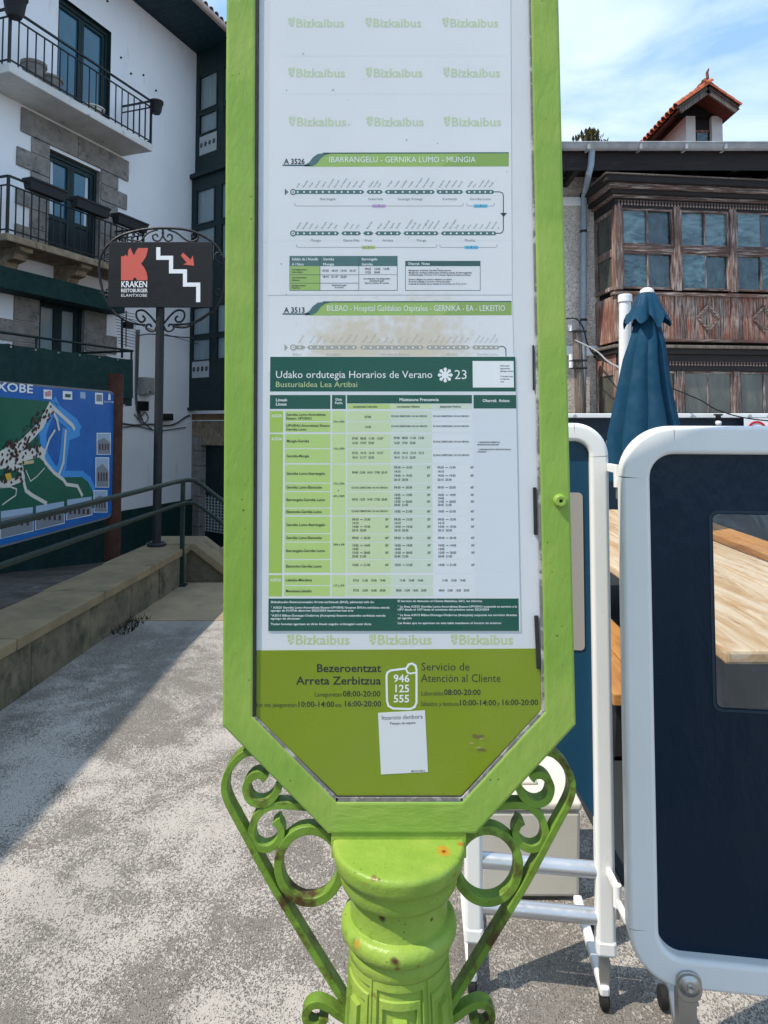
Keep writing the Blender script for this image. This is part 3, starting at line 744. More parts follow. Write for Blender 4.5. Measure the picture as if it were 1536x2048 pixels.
wall_with_holes(wall, s_lo, s_hi, zlo, ZE, [w1, w2, w3, dr], m_render, reveal={0: m_dkgreen, 1: m_stone, 2: m_stone, 3: m_stone})
wall.poly([(s_lo, 0, zlo), (s_lo, 8, zlo), (s_lo, 8, ZE), (s_lo, 0, ZE)], m_render)
wall.poly([(s_hi, 0, zlo), (s_hi, 8, zlo), (s_hi, 8, ZE), (s_hi, 0, ZE)], m_render)
wall.poly([(s_lo, 8, zlo), (s_hi, 8, zlo), (s_hi, 8, ZE), (s_lo, 8, ZE)], m_render)
wall.build('wall', th)
# french windows: leaves with panes
def french(w, panes, pm, solid=None, rail=.075):
    a, b, p, q = w; mid = (a + b) / 2
    fr = MB(); y0, y1 = .12, .2
    fr.box(a, a + .07, y0 - .03, y1, p, q, m_dkgreen); fr.box(b - .07, b, y0 - .03, y1, p, q, m_dkgreen); fr.box(a + .07, b - .07, y0 - .03, y1, q - .09, q, m_dkgreen)
    f = fr.build('window', th, bevel=.006)
    for s_, (x0, x1) in enumerate(((a + .07, mid - .002), (mid + .002, b - .07))):
        lf = MB(); z0 = p + (solid if solid else .12)
        lf.box(x0, x0 + rail, y0, y1 - .02, p, q - .09, m_dkgreen); lf.box(x1 - rail, x1, y0, y1 - .02, p, q - .09, m_dkgreen)
        lf.box(x0 + rail, x1 - rail, y0, y1 - .02, q - .09 - rail, q - .09, m_dkgreen); lf.box(x0 + rail, x1 - rail, y0, y1 - .02, z0 - rail, z0, m_dkgreen)
        if solid: lf.box(x0 + rail, x1 - rail, y0 + .02, y1 - .03, p, z0 - rail, m_dkgreen)
        lf.build('leaf', f, bevel=.004)
        pn = MB(); pn.poly([(x0 + rail, y0 + .04, z0), (x1 - rail, y0 + .04, z0), (x1 - rail, y0 + .04, q - .09 - rail), (x0 + rail, y0 + .04, q - .09 - rail)], pm); pn.build('pane', f)
        if pm is m_pane_blue and solid:
            cu = MB(); xx = x0 + rail if s_ == 0 else x1 - rail - .12
            cu.poly([(xx, y0 + .036, z0), (xx + .12, y0 + .036, z0), (xx + .09, y0 + .036, q - .09 - rail), (xx + .03, y0 + .036, q - .09 - rail)], m_curtain); cu.build('curtain', f)
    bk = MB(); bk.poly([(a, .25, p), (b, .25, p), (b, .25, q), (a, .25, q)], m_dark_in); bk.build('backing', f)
french(w1, None, m_pane_blue); french(w2, None, m_pane_blue, solid=.95, rail=.09); french(w3, None, m_pane_pale, rail=.10)
# shop shutter panels on the ground floor
sh = MB(); sh.poly([(dr[0], .2, dr[2]), (dr[1], .2, dr[2]), (dr[1], .2, dr[3]), (dr[0], .2, dr[3])], m_dkgreen); shp = sh.build('shutter_door', th)
n_ = 14
for k in range(n_):
    b_ = MB(); zz = dr[2] + (dr[3] - dr[2]) * k / n_
    b_.box(dr[0], dr[1] - .02, .15, .19, zz + .015, zz + (dr[3] - dr[2]) / n_ - .015, m_dkgreen); b_.build('slat', shp, bevel=.01)
# stones: proud blocks
random.seed(2)
def stone(u0, v0, u1, v1, m=m_stone, d=.035, name='stone', out=0.0):
    s0, s1, z0, z1 = rect(u0 / 3.2, v0 / 3.2, u1 / 3.2, v1 / 3.2)
    b_ = MB(); dd = d + random.uniform(-.006, .008)
    b_.box(s0 + .006, s1 - .006, -dd, .02, z0 + .006, z1 - .006, m); return b_.build(name, th, bevel=.01)
def stoneS(s0, s1, z0, z1, m=m_stone, d=.035):
    b_ = MB(); dd = d + random.uniform(-.006, .008); b_.box(s0 + .006, s1 - .006, -dd, .02, z0 + .006, z1 - .006, m); return b_.build('stone', th, bevel=.01)
sl0, sl1 = LF.S(24), LF.S(246); zlt, zlb = LF.Z(24, 204), LF.Z(24, 255)
for a, b in ((sl0, sl0 + (sl1 - sl0) * .48), (sl0 + (sl1 - sl0) * .48, sl1)): stoneS(a, b, zlb, zlt)
z = zlb; k = 0
sj0, sj1 = LF.S(47), LF.S(226)
sl_long, sr_long = LF.S(17), LF.S(244)
while z > z2s + .05:
    h = .36 + .06 * ((k * 7) % 3 - 1); h = min(h, z - z2s)
    lng = k % 2 == 1
    stoneS(sl_long if lng else sj0, w2[0], z - h, z); stoneS(w2[1], sr_long if lng else sj1, z - h, z)
    z -= h; k += 1
sj0, sj1 = LF.S(20), LF.S(208); z = w3[3] + .25; k = 0
stoneS(LF.S(60), LF.S(190), w3[3], w3[3] + .24)
z = w3[3] + .24
while z > w3[2] - 2.2:
    h = .40 + .06 * ((k * 5) % 3 - 1); lng = k % 2 == 0
    stoneS(LF.S(-20) if lng else sj0, w3[0], z - h, z); stoneS(w3[1], LF.S(229) if lng else sj1, z - h, z)
    z -= h; k += 1
z = dr[3] + .1
for k in range(7):
    h = .42; stoneS(dr[1], LF.S(217 + (6 if k % 2 else 0)), z - h, z); z -= h
for (u, v) in ((241, 115), (261, 147), (286, 150), (311, 181), (324, 210), (214, 2)):
    s_, z_ = LF.hit(u, v); b_ = MB(); b_.tube([(s_, -.03, z_), (s_, .01, z_ - .01)], .022, m_iron, 8); b_.build('wall_hook', th)
# balcony builder
def balcony(s0, s1, zs, out, railh, slabt, m_sl, nb, label_parts=True, second=None):
    b_ = MB(); b_.box(s0 - .03, s1 + .03, -out - .04, 0, zs - slabt, zs, m_sl); sl = b_.build('balcony_slab', th, bevel=.015)
    e_ = MB()
    for (a, b) in (((s0, -out, zs + railh), (s1, -out, zs + railh)), ((s0, -out, zs + railh), (s0, 0, zs + railh)), ((s1, -out, zs + railh), (s1, 0, zs + railh))): e_.beam(a, b, .045, .03, m_iron)
    for (a, b) in (((s0, -out, zs + .07), (s1, -out, zs + .07)), ((s0, -out, zs + .07), (s0, 0, zs + .07)), ((s1, -out, zs + .07), (s1, 0, zs + .07))): e_.beam(a, b, .03, .02, m_iron)
    if second:
        for (a, b) in (((s0, -out, zs + second), (s1, -out, zs + second)), ((s0, -out, zs + second), (s0, 0, zs + second)), ((s1, -out, zs + second), (s1, 0, zs + second))): e_.beam(a, b, .03, .02, m_iron)
    for (x, y) in ((s0, -out), (s1, -out)): e_.box(x - .02, x + .02, y - .02, y + .02, zs, zs + railh, m_iron)
    rl = e_.build('balcony_railing', th)
    bb = MB(); bb.box(-.009, .009, -.009, .009, 0, (second or railh), m_iron); proto = bb.build('baluster', rl, loc=(s0 + (s1 - s0) / nb, -out, zs))
    for k in range(2, nb): inst(proto, rl, (s0 + (s1 - s0) * k / nb, -out, zs))
    for x in (s0, s1):
        for k in range(1, 5): inst(proto, rl, (x, -out * k / 5, zs))
rh1 = LF.Z(34, 24, .78) - z1s
balcony(slab1[0] + .06, s1R - .14, z1s, .78, rh1, .16, m_render_old, 20, second=rh1 - .14)
rh2 = LF.Z(19, 352, .78) - z2s
balcony(slab2L, s2R, z2s, .78, rh2, .13, m_sand, 21, second=rh2 - .15)
# moulded stone corbels
for u in (18, 143):
    s_ = LF.S(u, .4)
    b_ = MB(); prof = [(0, -.13), (-.70, -.13), (-.70, -.20), (-.58, -.24), (-.55, -.33), (-.38, -.37), (-.34, -.46), (-.12, -.52), (0, -.55)]
    n = len(prof); b_.add([(s_ - .14, y, z2s + z) for y, z in prof] + [(s_ + .14, y, z2s + z) for y, z in prof],
        [tuple(range(n)), tuple(range(2 * n - 1, n - 1, -1))] + [(i, (i + 1) % n, (i + 1) % n + n, i + n) for i in range(n)], m_sand)
    b_.build('corbel', th, bevel=.008, fix=True)
# canopy fascia and the canvas covered terrace
s0, z0 = LF.hit(0, 530, .45); b_ = MB(); zc0 = LF.Z(0, 574, .45)
b_.box(-9, LF.S(246, .45), -.45, 0, zc0, z0, m_canvas_gr); b_.build('canopy_fascia', th, bevel=.01)
OT = 1.5
zt0 = LF.Z(0, 685, OT); zbt = LF.Z(250, 796, OT); sTR = LF.S(263, OT)
b_ = MB(); b_.box(-9, sTR, -OT, 0, zbt - .15, zbt, m_dkgreen); b_.build('terrace_slab', th)
cv = MB(); n = 60; sa = -5.0
rows = []
for j in range(2):
    for i in range(n + 1):
        s_ = sa + (sTR - sa) * i / n; rows.append((s_, -OT - .012 * math.sin(i * 1.3) - .02 * (j == 0), zbt if j == 0 else zt0 - .015 * (i % 6 != 0)))
cv.add(rows, [(i, i + 1, n + 2 + i, n + 1 + i) for i in range(n)], m_canvas_gr)
cv.add([(sTR, -OT, zbt), (sTR, 0, zbt), (sTR, 0, zt0), (sTR, -OT, zt0)], [(0, 1, 2, 3)], m_canvas_gr)
cvo = cv.build('canvas_screen', th)
rr = MB(); zr = LF.Z(0, 664, OT)
rr.tube([(-5, -OT, zr), (sTR, -OT, zr), (sTR, 0, zr)], .022, m_railgr, 8)
for k in range(5): rr.tube([(sTR - k * 2.3, -OT + .03, zbt), (sTR - k * 2.3, -OT + .03, zr)], .02, m_railgr, 8)
rr.build('terrace_rail', th)
eyl = MB(); eyl.tube([(0, 0, 0), (0, -.01, 0)], .018, m_steel, 10); ep = eyl.build('eyelet', cvo, loc=(sa + .5, -OT - .02, zt0 - .05))
for k in range(1, 14): inst(ep, cvo, (sa + .5 + k * .48, -OT - .02, zt0 - .05))
b_ = MB(); b_.box(-9, sB + 1, -.06, 0, zlo, LF.Z(300, 1012) , m_canvas_gr); b_.build('dark_plinth', th)
# eaves
EO = 1.25
b_ = MB(); b_.box(-9, s_hi, -EO, 0, ZE - .05, ZE, m_soffit)
sfo = b_.build('soffit', th)
for k in range(9):
    b_ = MB(); s_ = sB + 1 - k * 1.0; b_.box(s_, s_ + .012, -EO + .02, -.02, ZE - .056, ZE - .045, m_iron); b_.build('board_joint', sfo)
gt = MB(); gt.tube([(-9, -EO - .06, ZE + .02), (s_hi, -EO - .06, ZE + .02)], .075, m_gutter_pk, 14); gt.build('gutter', th, smooth=True)
rf = MB(); rf.add([(-9.2, -EO, ZE + .09), (s_hi, -EO, ZE + .09), (s_hi, 4, ZE + 2.1), (-9.2, 4, ZE + 2.1), (-9.2, 9.2, ZE), (s_hi, 9.2, ZE)], [(0, 1, 2, 3), (3, 2, 5, 4)], m_rooftile)
roof = rf.build('roof', th)
tl = MB()
def halftile(mb, L, r, m, n=6, t=.012):
    vs = []; fs = []
    for j, (y, rr_) in enumerate(((0, r), (L, r * .85))):
        for R in (rr_, rr_ - t):
            for k in range(n + 1):
                a = math.pi * k / n; vs.append((R * math.cos(a), y, R * math.sin(a)))
    q = n + 1
    for k in range(n):
        fs += [(k, k + 1, 2 * q + k + 1, 2 * q + k), (q + k, 3 * q + k, 3 * q + k + 1, q + k + 1), (k, q + k, q + k + 1, k + 1)]
    mb.add(vs, fs, m)
halftile(tl, .5, .10, m_rooftile)
tp = tl.build('roof_tile', roof, loc=(-1.0, -EO - .07, ZE + .09)); tp.rotation_euler.x = rad(21)
for k in range(1, 62): inst(tp, roof, (-1.0 + k * .22, -EO - .07 + random.uniform(-.015, .015), ZE + .09))

# gallery (mirador) at the end of the townhouse
Cc = LF.o + LF.d * sB
GF = Frame((Cc.x, Cc.y), (.79, -.61))
gal = empty('glazed_gallery', (Cc.x, Cc.y, 0), GF.rot); tag(gal, 'dark green glazed gallery projecting from the white townhouse beside the signboard', 'bay window')
def grect(u0, v0, u1, v1, out=0): 
    a, z1 = GF.hit(u0, v0, out); b, z0 = GF.hit(u1, v1, out); return a, b, z0, z1
def gz(u, v, out=0): return GF.Z(u, v, out)
ztop = ZE - .03
zm = gz(386, 362)
zbot = gz(384, 815, .12)
GW = 2.0
def gal_level(z0, z1, out, wins, name):
    holes = []
    for (u0, v0, u1, v1) in wins: holes.append(grect(u0, v0, u1, v1, out))
    b_ = MB(); wall_with_holes(b_, 0, GW, z0, z1, holes + [(h[1] + .28, h[1] + .28 + (h[1] - h[0]), h[2], h[3]) for h in holes], m_dkgreen, .06, -out)
    b_.poly([(0, -out, z0), (0, .5, z0), (GW, .5, z0), (GW, -out, z0)], m_dkgreen); b_.poly([(0, -out, z1), (0, .5, z1), (GW, .5, z1), (GW, -out, z1)], m_dkgreen)
    b_.poly([(0, -out, z0), (0, .4, z0), (0, .4, z1), (0, -out, z1)], m_dkgreen); b_.poly([(GW, -out, z0), (GW, 2.4, z0), (GW, 2.4, z1), (GW, -out, z1)], m_dkgreen)
    o = b_.build(name, gal)
    for h in holes:
        for dx in (0, h[1] - h[0] + .28):
            p_ = MB(); p_.poly([(h[0] + dx, -out + .05, h[2]), (h[1] + dx, -out + .05, h[2]), (h[1] + dx, -out + .05, h[3]), (h[0] + dx, -out + .05, h[3])], m_pane_pale); p_.build('pane', o)
            f_ = MB(); f_.box(h[0] + dx - .04, h[0] + dx, -out - .015, -out + .03, h[2] - .03, h[3] + .03, m_dkgreen); f_.box(h[1] + dx, h[1] + dx + .04, -out - .015, -out + .03, h[2] - .03, h[3] + .03, m_dkgreen); f_.box(h[0] + dx, h[1] + dx, -out - .012, -out + .03, h[2] - .04, h[2], m_dkgreen); f_.build('sash_frame', o)
    return o
g1 = gal_level(zm, ztop, .02, [(400, 157, 433, 208), (400, 233, 433, 256)], 'upper_storey')
g2 = gal_level(zbot, zm, .14, [(394, 384, 428, 440), (392, 462, 428, 520), (386, 618, 419, 666), (385, 681, 419, 718)], 'lower_storeys')
for (par_, r_, out) in ((g1, (400, 279, 433, 292), .02), (g2, (385, 728, 418, 746), .14)):
    a, b, z0, z1 = grect(*r_, out)
    p_ = MB(); p_.box(a, b, -out - .012, -out, z0 - .1, z1 + .05, m_lace); po = p_.build('carved_panel', par_)
    q_ = MB()
    for k in range(4):
        cx = a + (b - a) * (k + .5) / 4; cz = (z0 + z1) / 2 - .025
        q_.tube([(cx + .04 * math.cos(t * .7) * (1 - t * .06), -out - .02, cz + .07 * math.sin(t * .7) * (1 - t * .06)) for t in range(10)], .012, m_iron, 5)
    q_.build('fretwork', par_)
b_ = MB(); b_.box(-.02, GW + .04, -.24, -.14, zm - .05, zm + .06, m_dkgreen); b_.box(-.02, GW + .05, -.2, .1, zbot - .08, zbot, m_dkgreen); b_.build('moulding', gal)
b_ = MB(); b_.box(.05, GW, -.05, .05, gz(390, 840), gz(390, 828), m_lintel); b_.build('timber_beam', gal)
# stone doorway under the gallery
dw = thing('stone_doorway', 'shaded stone doorway with dark lattice door beneath the green gallery', 'doorway', (Cc.x, Cc.y, 0), GF.rot)
a, b, z0, z1 = grect(372, 846, 398, 1090)
zt_ = gz(390, 842)
z = zt_; k = 0
while z > -1.9:
    h = .38; b_ = MB(); e_ = a - (.12 if k % 2 else 0); b_.box(e_, b, .0, .35, z - h + .006, z - .006, m_sand if k < 1 else m_stone); b_.build('stone', dw, bevel=.012); z -= h; k += 1
dl = MB(); dl.box(b, GW, .18, .22, -2.2, gz(400, 890), m_dkgreen); d_ = dl.build('door', dw)
dl = MB(); dl.box(b, GW, 0.02, .35, gz(400, 890), zt_, m_sand); dl.build('lintel', dw, bevel=.01)
la = MB(); za, zb_ = gz(405, 1064), gz(405, 992)
for k in range(9): la.box(b + .02 + k * .12, b + .05 + k * .12, .15, .165, za, zb_, m_lace)
for k in range(12): la.box(b + .02, b + 1.05, .165, .175, za + (zb_ - za) * k / 12, za + (zb_ - za) * k / 12 + .022, m_lace)
la.build('lattice', d_)

# things on the balconies
def lworld(s_, out, z): p = LF.o + LF.d * s_ + LF.n * out; return (p.x, p.y, z)
def planter(label, u0, u1, zr_, group='dark planter boxes on the first floor balcony rail'):
    s0, s1 = LF.S(u0, .83), LF.S(u1, .83); sm = (s0 + s1) / 2
    t = thing('planter_box', label, 'planter', lworld(sm, .83, zr_), LF.rot, group)
    w = (s1 - s0) / 2; b_ = MB()
    b_.add([(-w * .95, -.07, 0), (w * .95, -.07, 0), (w * .95, .07, 0), (-w * .95, .07, 0), (-w, -.10, .19), (w, -.10, .19), (w, .10, .19), (-w, .10, .19)], [(0, 3, 2, 1), (0, 1, 5, 4), (1, 2, 6, 5), (2, 3, 7, 6), (3, 0, 4, 7)], m_pot_dk)
    b_.build('trough', t)
    b_ = MB()
    for e in ((-w, -w + .015), (w - .015, w)): b_.box(e[0], e[1], -.11, .11, .17, .20, m_pot_dk)
    b_.box(-w, w, -.115, -.095, .165, .20, m_pot_dk); b_.box(-w, w, .095, .115, .165, .20, m_pot_dk); b_.build('rim', t)
    b_ = MB(); b_.box(-w + .01, w - .01, -.09, .09, .13, .16, m_post_br); b_.build('soil', t)
zr_ = z2s + rh2 - .12
planter('dark planter box on lower balcony rail, left of the french window middle', 41, 117, zr_)
planter('dark planter box on lower balcony rail, middle one of three', 137, 205, zr_)
planter('dark planter box on lower balcony rail, nearest the restaurant signboard', 222, 283, zr_)
def pot(name, label, loc, prof, m, group=None, extra=None):
    t = thing(name, label, 'flower pot', loc, LF.rot, group)
    b_ = MB(); b_.lathe(prof, 0, 0, m, 20); b_.build('pot', t, smooth=True)
    b_ = MB(); b_.lathe([(0, prof[-1][1] - .03), (prof[-1][0] * .9, prof[-1][1] - .03)], 0, 0, m_post_br, 16); b_.build('soil', t)
    return t
hp = [(0, -.16), (.10, -.16), (.13, -.1), (.16, .08), (.18, .10), (.18, .13), (.165, .13)]
pot('hanging_pot', 'dark hanging pot on left corner of the upper balcony rail', lworld(slab1[0] + .02, .92, z1s + rh1 - .02), [(r * 1.15, z * 1.25) for r, z in hp], m_pot_dk)
pot('hanging_pot', 'dark hanging pot on right corner of the upper balcony rail', lworld(s1R - .12, .90, z1s + rh1 - .14), [(r * .85, z * .95) for r, z in hp], m_pot_dk)
fp = [(0, 0), (.15, 0), (.20, .32), (.225, .33), (.225, .38), (.20, .38)]
pot('flower_pot', 'tall grey stone pot on upper balcony floor beside the window', lworld(LF.S(49, .5), .5, z1s), [(r, z * 1.1) for r, z in fp], m_pot_st)
pot('flower_pot', 'squat grey stone pot on upper balcony floor under the window', lworld(LF.S(80, .5), .5, z1s), [(r * 1.15, z * .8) for r, z in fp], m_pot_st)
pot('flower_pot', 'pale pot on upper balcony floor at the window threshold', lworld(LF.S(168, .55), .55, z1s), [(r * 1.2, z * .45) for r, z in fp], m_render_old)
# wall clutter: meter boxes, cables, antenna
def wallbox(name, label, cat, u0, v0, u1, v1, m, d=.18, lid=True):
    s0, z1 = LF.hit(u0, v0, d); s1, z0 = LF.hit(u1, v1, d)
    t = thing(name, label, cat, lworld((s0 + s1) / 2, .0, z0), LF.rot)
    w = (s1 - s0) / 2; h = z1 - z0
    b_ = MB(); b_.box(-w, w, -d, 0, 0, h, m); b_.build('case', t, bevel=.01)
    if lid: b_ = MB(); b_.box(-w + .02, w - .02, -d - .012, -d, .03, h - .03, m); b_.build('lid', t, bevel=.004); b_ = MB(); b_.box(-.02, .02, -d - .03, -d - .012, .05, .08, m_black); b_.build('latch', t)
wallbox('meter_box', 'tall grey meter box on the white wall behind the sign pole', 'meter box', 289, 754, 309, 790, m_boxgrey)
wallbox('junction_box', 'small black junction box under the grey meter box', 'junction box', 281, 802, 298, 822, m_black, .12)
wallbox('alarm_box', 'black box with pale mark on wall right of the sign pole', 'alarm box', 326, 827, 347, 841, m_black, .12)
def cable(label, pts, r=.018, name='wall_cable', group=None, out=.03):
    b_ = MB(); P = [lworld(*(lambda h: (h[0], out, h[1]))(LF.hit(x / 3.2, 600 + y / 3.2, out))) for x, y in pts]
    P = smoothpath(P, 6); b_.tube(P, r, m_cable, 6); return tag(b_.build(name, None, smooth=True), label, 'cable', group)
for k, nth in enumerate(('leftmost', 'second from left', 'third from left', 'rightmost')):
    cable('grey cable dropping down the white wall behind the screen end, %s of four' % nth, [(872 + k * 7, 190), (870 + k * 6, 330), (868 + k * 5, 500), (870 + k * 3, 650), (888 + k * 9, 770)], .010, group='grey cables dropping down the white wall')
cable('thick cable sagging along the white wall left of the sign pole', [(780, 790), (860, 800), (960, 795), (1100, 800), (1195, 745), (1215, 742)], .022)
cable('thin cable under the thick one along the white wall', [(790, 815), (880, 808), (1000, 835), (1080, 830), (1190, 815)], .013)
cable('looped cable hanging in a knot below the junction box', [(860, 730), (890, 770), (920, 790), (950, 760), (930, 720), (905, 760), (940, 800), (975, 830)], .012)
cable('cable crossing the wall at the height of the terrace rail', [(880, 230), (960, 218), (1100, 232), (1200, 240), (1420, 245)], .016, out=.2)
cable('thin cable sloping from the facade to the gallery', [(700, 70), (860, 140), (1000, 200), (1330, 300)], .009, out=.3)
an = LF.hit(781 / 3.2, 600 + 370 / 3.2, .9); anp = lworld(an[0], .9, an[1])
at_ = thing('tv_antenna', 'black television antenna with many thin rods above the canvas screen', 'antenna', anp, LF.rot)
ax = lambda x, y: (lambda h: (h[0] - an[0], 0, h[1] - an[1]))(LF.hit(x / 3.2, 600 + y / 3.2, .9))
b_ = MB(); b_.tube([ax(781, 370), ax(781, 125)], .022, m_iron, 8); b_.build('mast', at_)
b_ = MB(); b_.tube([ax(808, 70), ax(806, 300)], .012, m_iron, 6); b_.build('boom', at_)
for k in range(12):
    y = 75 + k * 19; b_ = MB(); b_.tube([ax(806 - 70 + k * 2, y - 8), ax(806 + 72 - k * 2, y + 18)], .006, m_iron, 5); b_.build('rod', at_)
b_ = MB(); p0 = ax(800, 160); b_.box(p0[0] - .02, p0[0] + .2, -.05, .05, p0[2] - .06, p0[2] + .06, m_black); b_.build('amplifier', at_)

# plain house outside the picture on the left, whose shade falls over the parapet
nh = thing('neighbour_house', 'plain plastered house standing left of the viewer beyond the picture', 'house', (-5.0, 0, 0))
b_ = MB()
b_.box(-6, 0, -7, 6.8, -1.2, 5.0, m_render_old); b_.build('wall', nh)
b_ = MB(); b_.add([(.45, -7.4, 4.95), (.45, 7.1, 4.95), (-3, 7.1, 5.9), (-3, -7.4, 5.9), (-6.4, 7.1, 4.9), (-6.4, -7.4, 4.9), (.45, -7.4, 5.05), (.45, 7.1, 5.05), (-3, 7.1, 6.0), (-3, -7.4, 6.0), (-6.4, 7.1, 5.0), (-6.4, -7.4, 5.0)],
    [(0, 1, 2, 3), (3, 2, 4, 5), (6, 9, 8, 7), (9, 11, 10, 8), (0, 6, 7, 1), (1, 7, 8, 2), (2, 8, 10, 4), (0, 3, 9, 6), (3, 5, 11, 9), (4, 10, 11, 5)], m_rooftile); b_.build('roof', nh)
for y in (-5, -2.2, .6, 3.4):
    b_ = MB(); b_.box(0, .04, y, y + .9, 2.7, 4.1, m_dkgreen); w_ = b_.build('window', nh)
    b_ = MB(); b_.box(.04, .05, y + .08, y + .42, 2.8, 4.0, m_pane_blue); b_.box(.04, .05, y + .48, y + .82, 2.8, 4.0, m_pane_blue); b_.build('pane', w_)

# ------------------------------------------------------------------ old timber fronted house on the right
RY = 11.6
rh = thing('timber_house', 'old stuccoed house with flaking brown timber bay window on the right', 'house', (0, RY, 0))
def RP(u, v, out=0.0):
    p = atY(u, v, RY - out); return Vector((p.x, -out, p.z))
xw0 = RP(1090, 500).x - 3.0; xw1 = RP(1536, 500).x + 6
zg = RP(1300, 300, .92).z                        # gutter height
b_ = MB(); zw = zg - .1
b_.box(xw0, xw1, 0, .3, -.3, zw, m_stucco); b_.box(xw0, xw0 + .3, .3, 8, -.3, zw, m_stucco); b_.box(xw1 - .3, xw1, .3, 8, -.3, zw, m_stucco); b_.box(xw0, xw1, 8, 8.3, -.3, zw, m_stucco)
b_.build('wall', rh)
for (v0, v1) in ((395, 412), (692, 712)):
    b_ = MB(); b_.box(xw0, RP(1202, 400).x, -.05, 0, RP(1150, v1).z, RP(1150, v0).z, m_render); b_.build('string_course', rh, bevel=.012)
EOX = .85
b_ = MB(); b_.add([(xw0 - .3, -EOX, zg - .16), (xw1 + .3, -EOX, zg - .16), (xw1 + .3, .0, zg - .10), (xw0 - .3, 0, zg - .10), (xw0 - .3, -EOX, zg - .11), (xw1 + .3, -EOX, zg - .11), (xw1 + .3, 0, zg - .02), (xw0 - .3, 0, zg - .02)],
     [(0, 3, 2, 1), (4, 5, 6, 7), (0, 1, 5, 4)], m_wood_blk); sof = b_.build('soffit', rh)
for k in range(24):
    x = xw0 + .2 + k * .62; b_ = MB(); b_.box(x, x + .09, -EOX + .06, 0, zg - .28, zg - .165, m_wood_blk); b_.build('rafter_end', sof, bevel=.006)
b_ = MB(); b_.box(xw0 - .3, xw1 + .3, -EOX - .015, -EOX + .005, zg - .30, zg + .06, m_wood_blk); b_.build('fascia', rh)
# half round gutter in joined lengths
zt = RP(1300, 290, EOX + .08).z
gx = [xw0 - .3, RP(1180, 300, 1.1).x, RP(1285, 300, 1.1).x, RP(1377, 300, 1.1).x, RP(1456, 300, 1.1).x, RP(1560, 300, 1.1).x, RP(1700, 300, 1.1).x, xw1 + .3]
for a, b in zip(gx, gx[1:]):
    g_ = MB(); R = .095; n = 10
    prof = [(-R * math.cos(math.pi * k / n), -R * math.sin(math.pi * k / n)) for k in range(n + 1)]
    prof += [(x * .9, z * .9) for x, z in reversed(prof)]
    N = len(prof); g_.add([(a + .004, -EOX - .10 + x, zt + z) for x, z in prof] + [(b - .004, -EOX - .10 + x, zt + z) for x, z in prof],
        [(i, (i + 1) % N, (i + 1) % N + N, i + N) for i in range(N)], m_gutter)
    g_.tube([(a, -EOX - .10 - R, zt), (b, -EOX - .10 - R, zt)], .014, m_gutter, 8)
    g_.box(b - .02, b + .02, -EOX - .2, -EOX, zt - R - .008, zt - R * .2, m_gutter)
    g_.build('gutter_length', rh, smooth=True, fix=True)
# downpipe
b_ = MB(); pts = [RP(1184, 300, EOX + .08), RP(1182, 330, EOX + .02), RP(1178, 345, .85), RP(1171, 378, .30), RP(1168, 392, .14), RP(1168, 420, .12), RP(1167, 620, .12), RP(1166, 850, .12)]
pts.append(Vector((pts[-1].x, -.12, .0)))
b_.tube(pts, .05, m_downpipe, 14); dp = b_.build('downpipe', rh, smooth=True)
for v in (392, 463, 640): b_ = MB(); p = RP(1167, v, .12); b_.tube([(p.x, p.y, p.z - .02), (p.x, p.y, p.z + .02)], .058, m_iron, 14); b_.build('pipe_collar', dp, smooth=True)
# roof and dormer
b_ = MB(); RS = math.tan(rad(15))
b_.add([(xw0 - .4, -EOX - .05, zg - .02), (xw1 + .4, -EOX - .05, zg - .02), (xw1 + .4, 4, zg + 5 * RS), (xw0 - .4, 4, zg + 5 * RS), (xw1 + .4, 9, zg - .05), (xw0 - .4, 9, zg - .05)], [(0, 1, 2, 3), (3, 2, 4, 5)], m_terra_dk); b_.build('roof', rh)
DO = -1.6                                       # dormer front stands this far behind the wall
def DP(u, v, back=0.0):
    p = atY(u, v, RY - DO + back); return Vector((p.x, -DO + back, p.z))
dm = empty('dormer', (0, 0, 0)); dm.parent = rh
dxl, dxr = DP(1372, 250).x, DP(1445, 250).x; zb0 = DP(1400, 300).z - .3; zcorn = DP(1400, 232).z; apex = DP(1427, 160)
b_ = MB(); wl_, wr_ = DP(1391, 260).x, DP(1424, 260).x
b_.box(dxl, wl_, -DO, -DO + .2, zb0, zcorn, m_render_old); b_.box(wr_, dxr, -DO, -DO + .2, zb0, zcorn, m_render_old)
b_.box(dxl, dxl + .1, -DO + .2, -DO + 2.2, zb0 - .2, zcorn, m_render_old); b_.box(dxr - .1, dxr, -DO + .2, -DO + 2.2, zb0 - .2, zcorn, m_render_old)
b_.build('wall', dm)
b_ = MB(); b_.box(wl_, wr_, -DO + .1, -DO + .16, zb0, zcorn + .2, m_wood_blk); w_ = b_.build('window', dm)
b_ = MB(); b_.box(wl_ + .06, wr_ - .05, -DO + .08, -DO + .095, zb0, DP(1400, 262).z, m_pane_teal); b_.build('pane', w_)
b_ = MB(); b_.box(wl_, wr_, -DO + .07, -DO + .10, DP(1400, 262).z, DP(1400, 257).z, m_wood_red); b_.build('sash_rail', w_)
eL, eR = DP(1357, 214, -.55), DP(1480, 211, -.55); fr_y = -DO - .55
apx = DP(1428, 170, -.55)
xm = (eL.x + eR.x) / 2; hw = (eR.x - eL.x) / 2; ze = (eL.z + eR.z) / 2; zap = apx.z
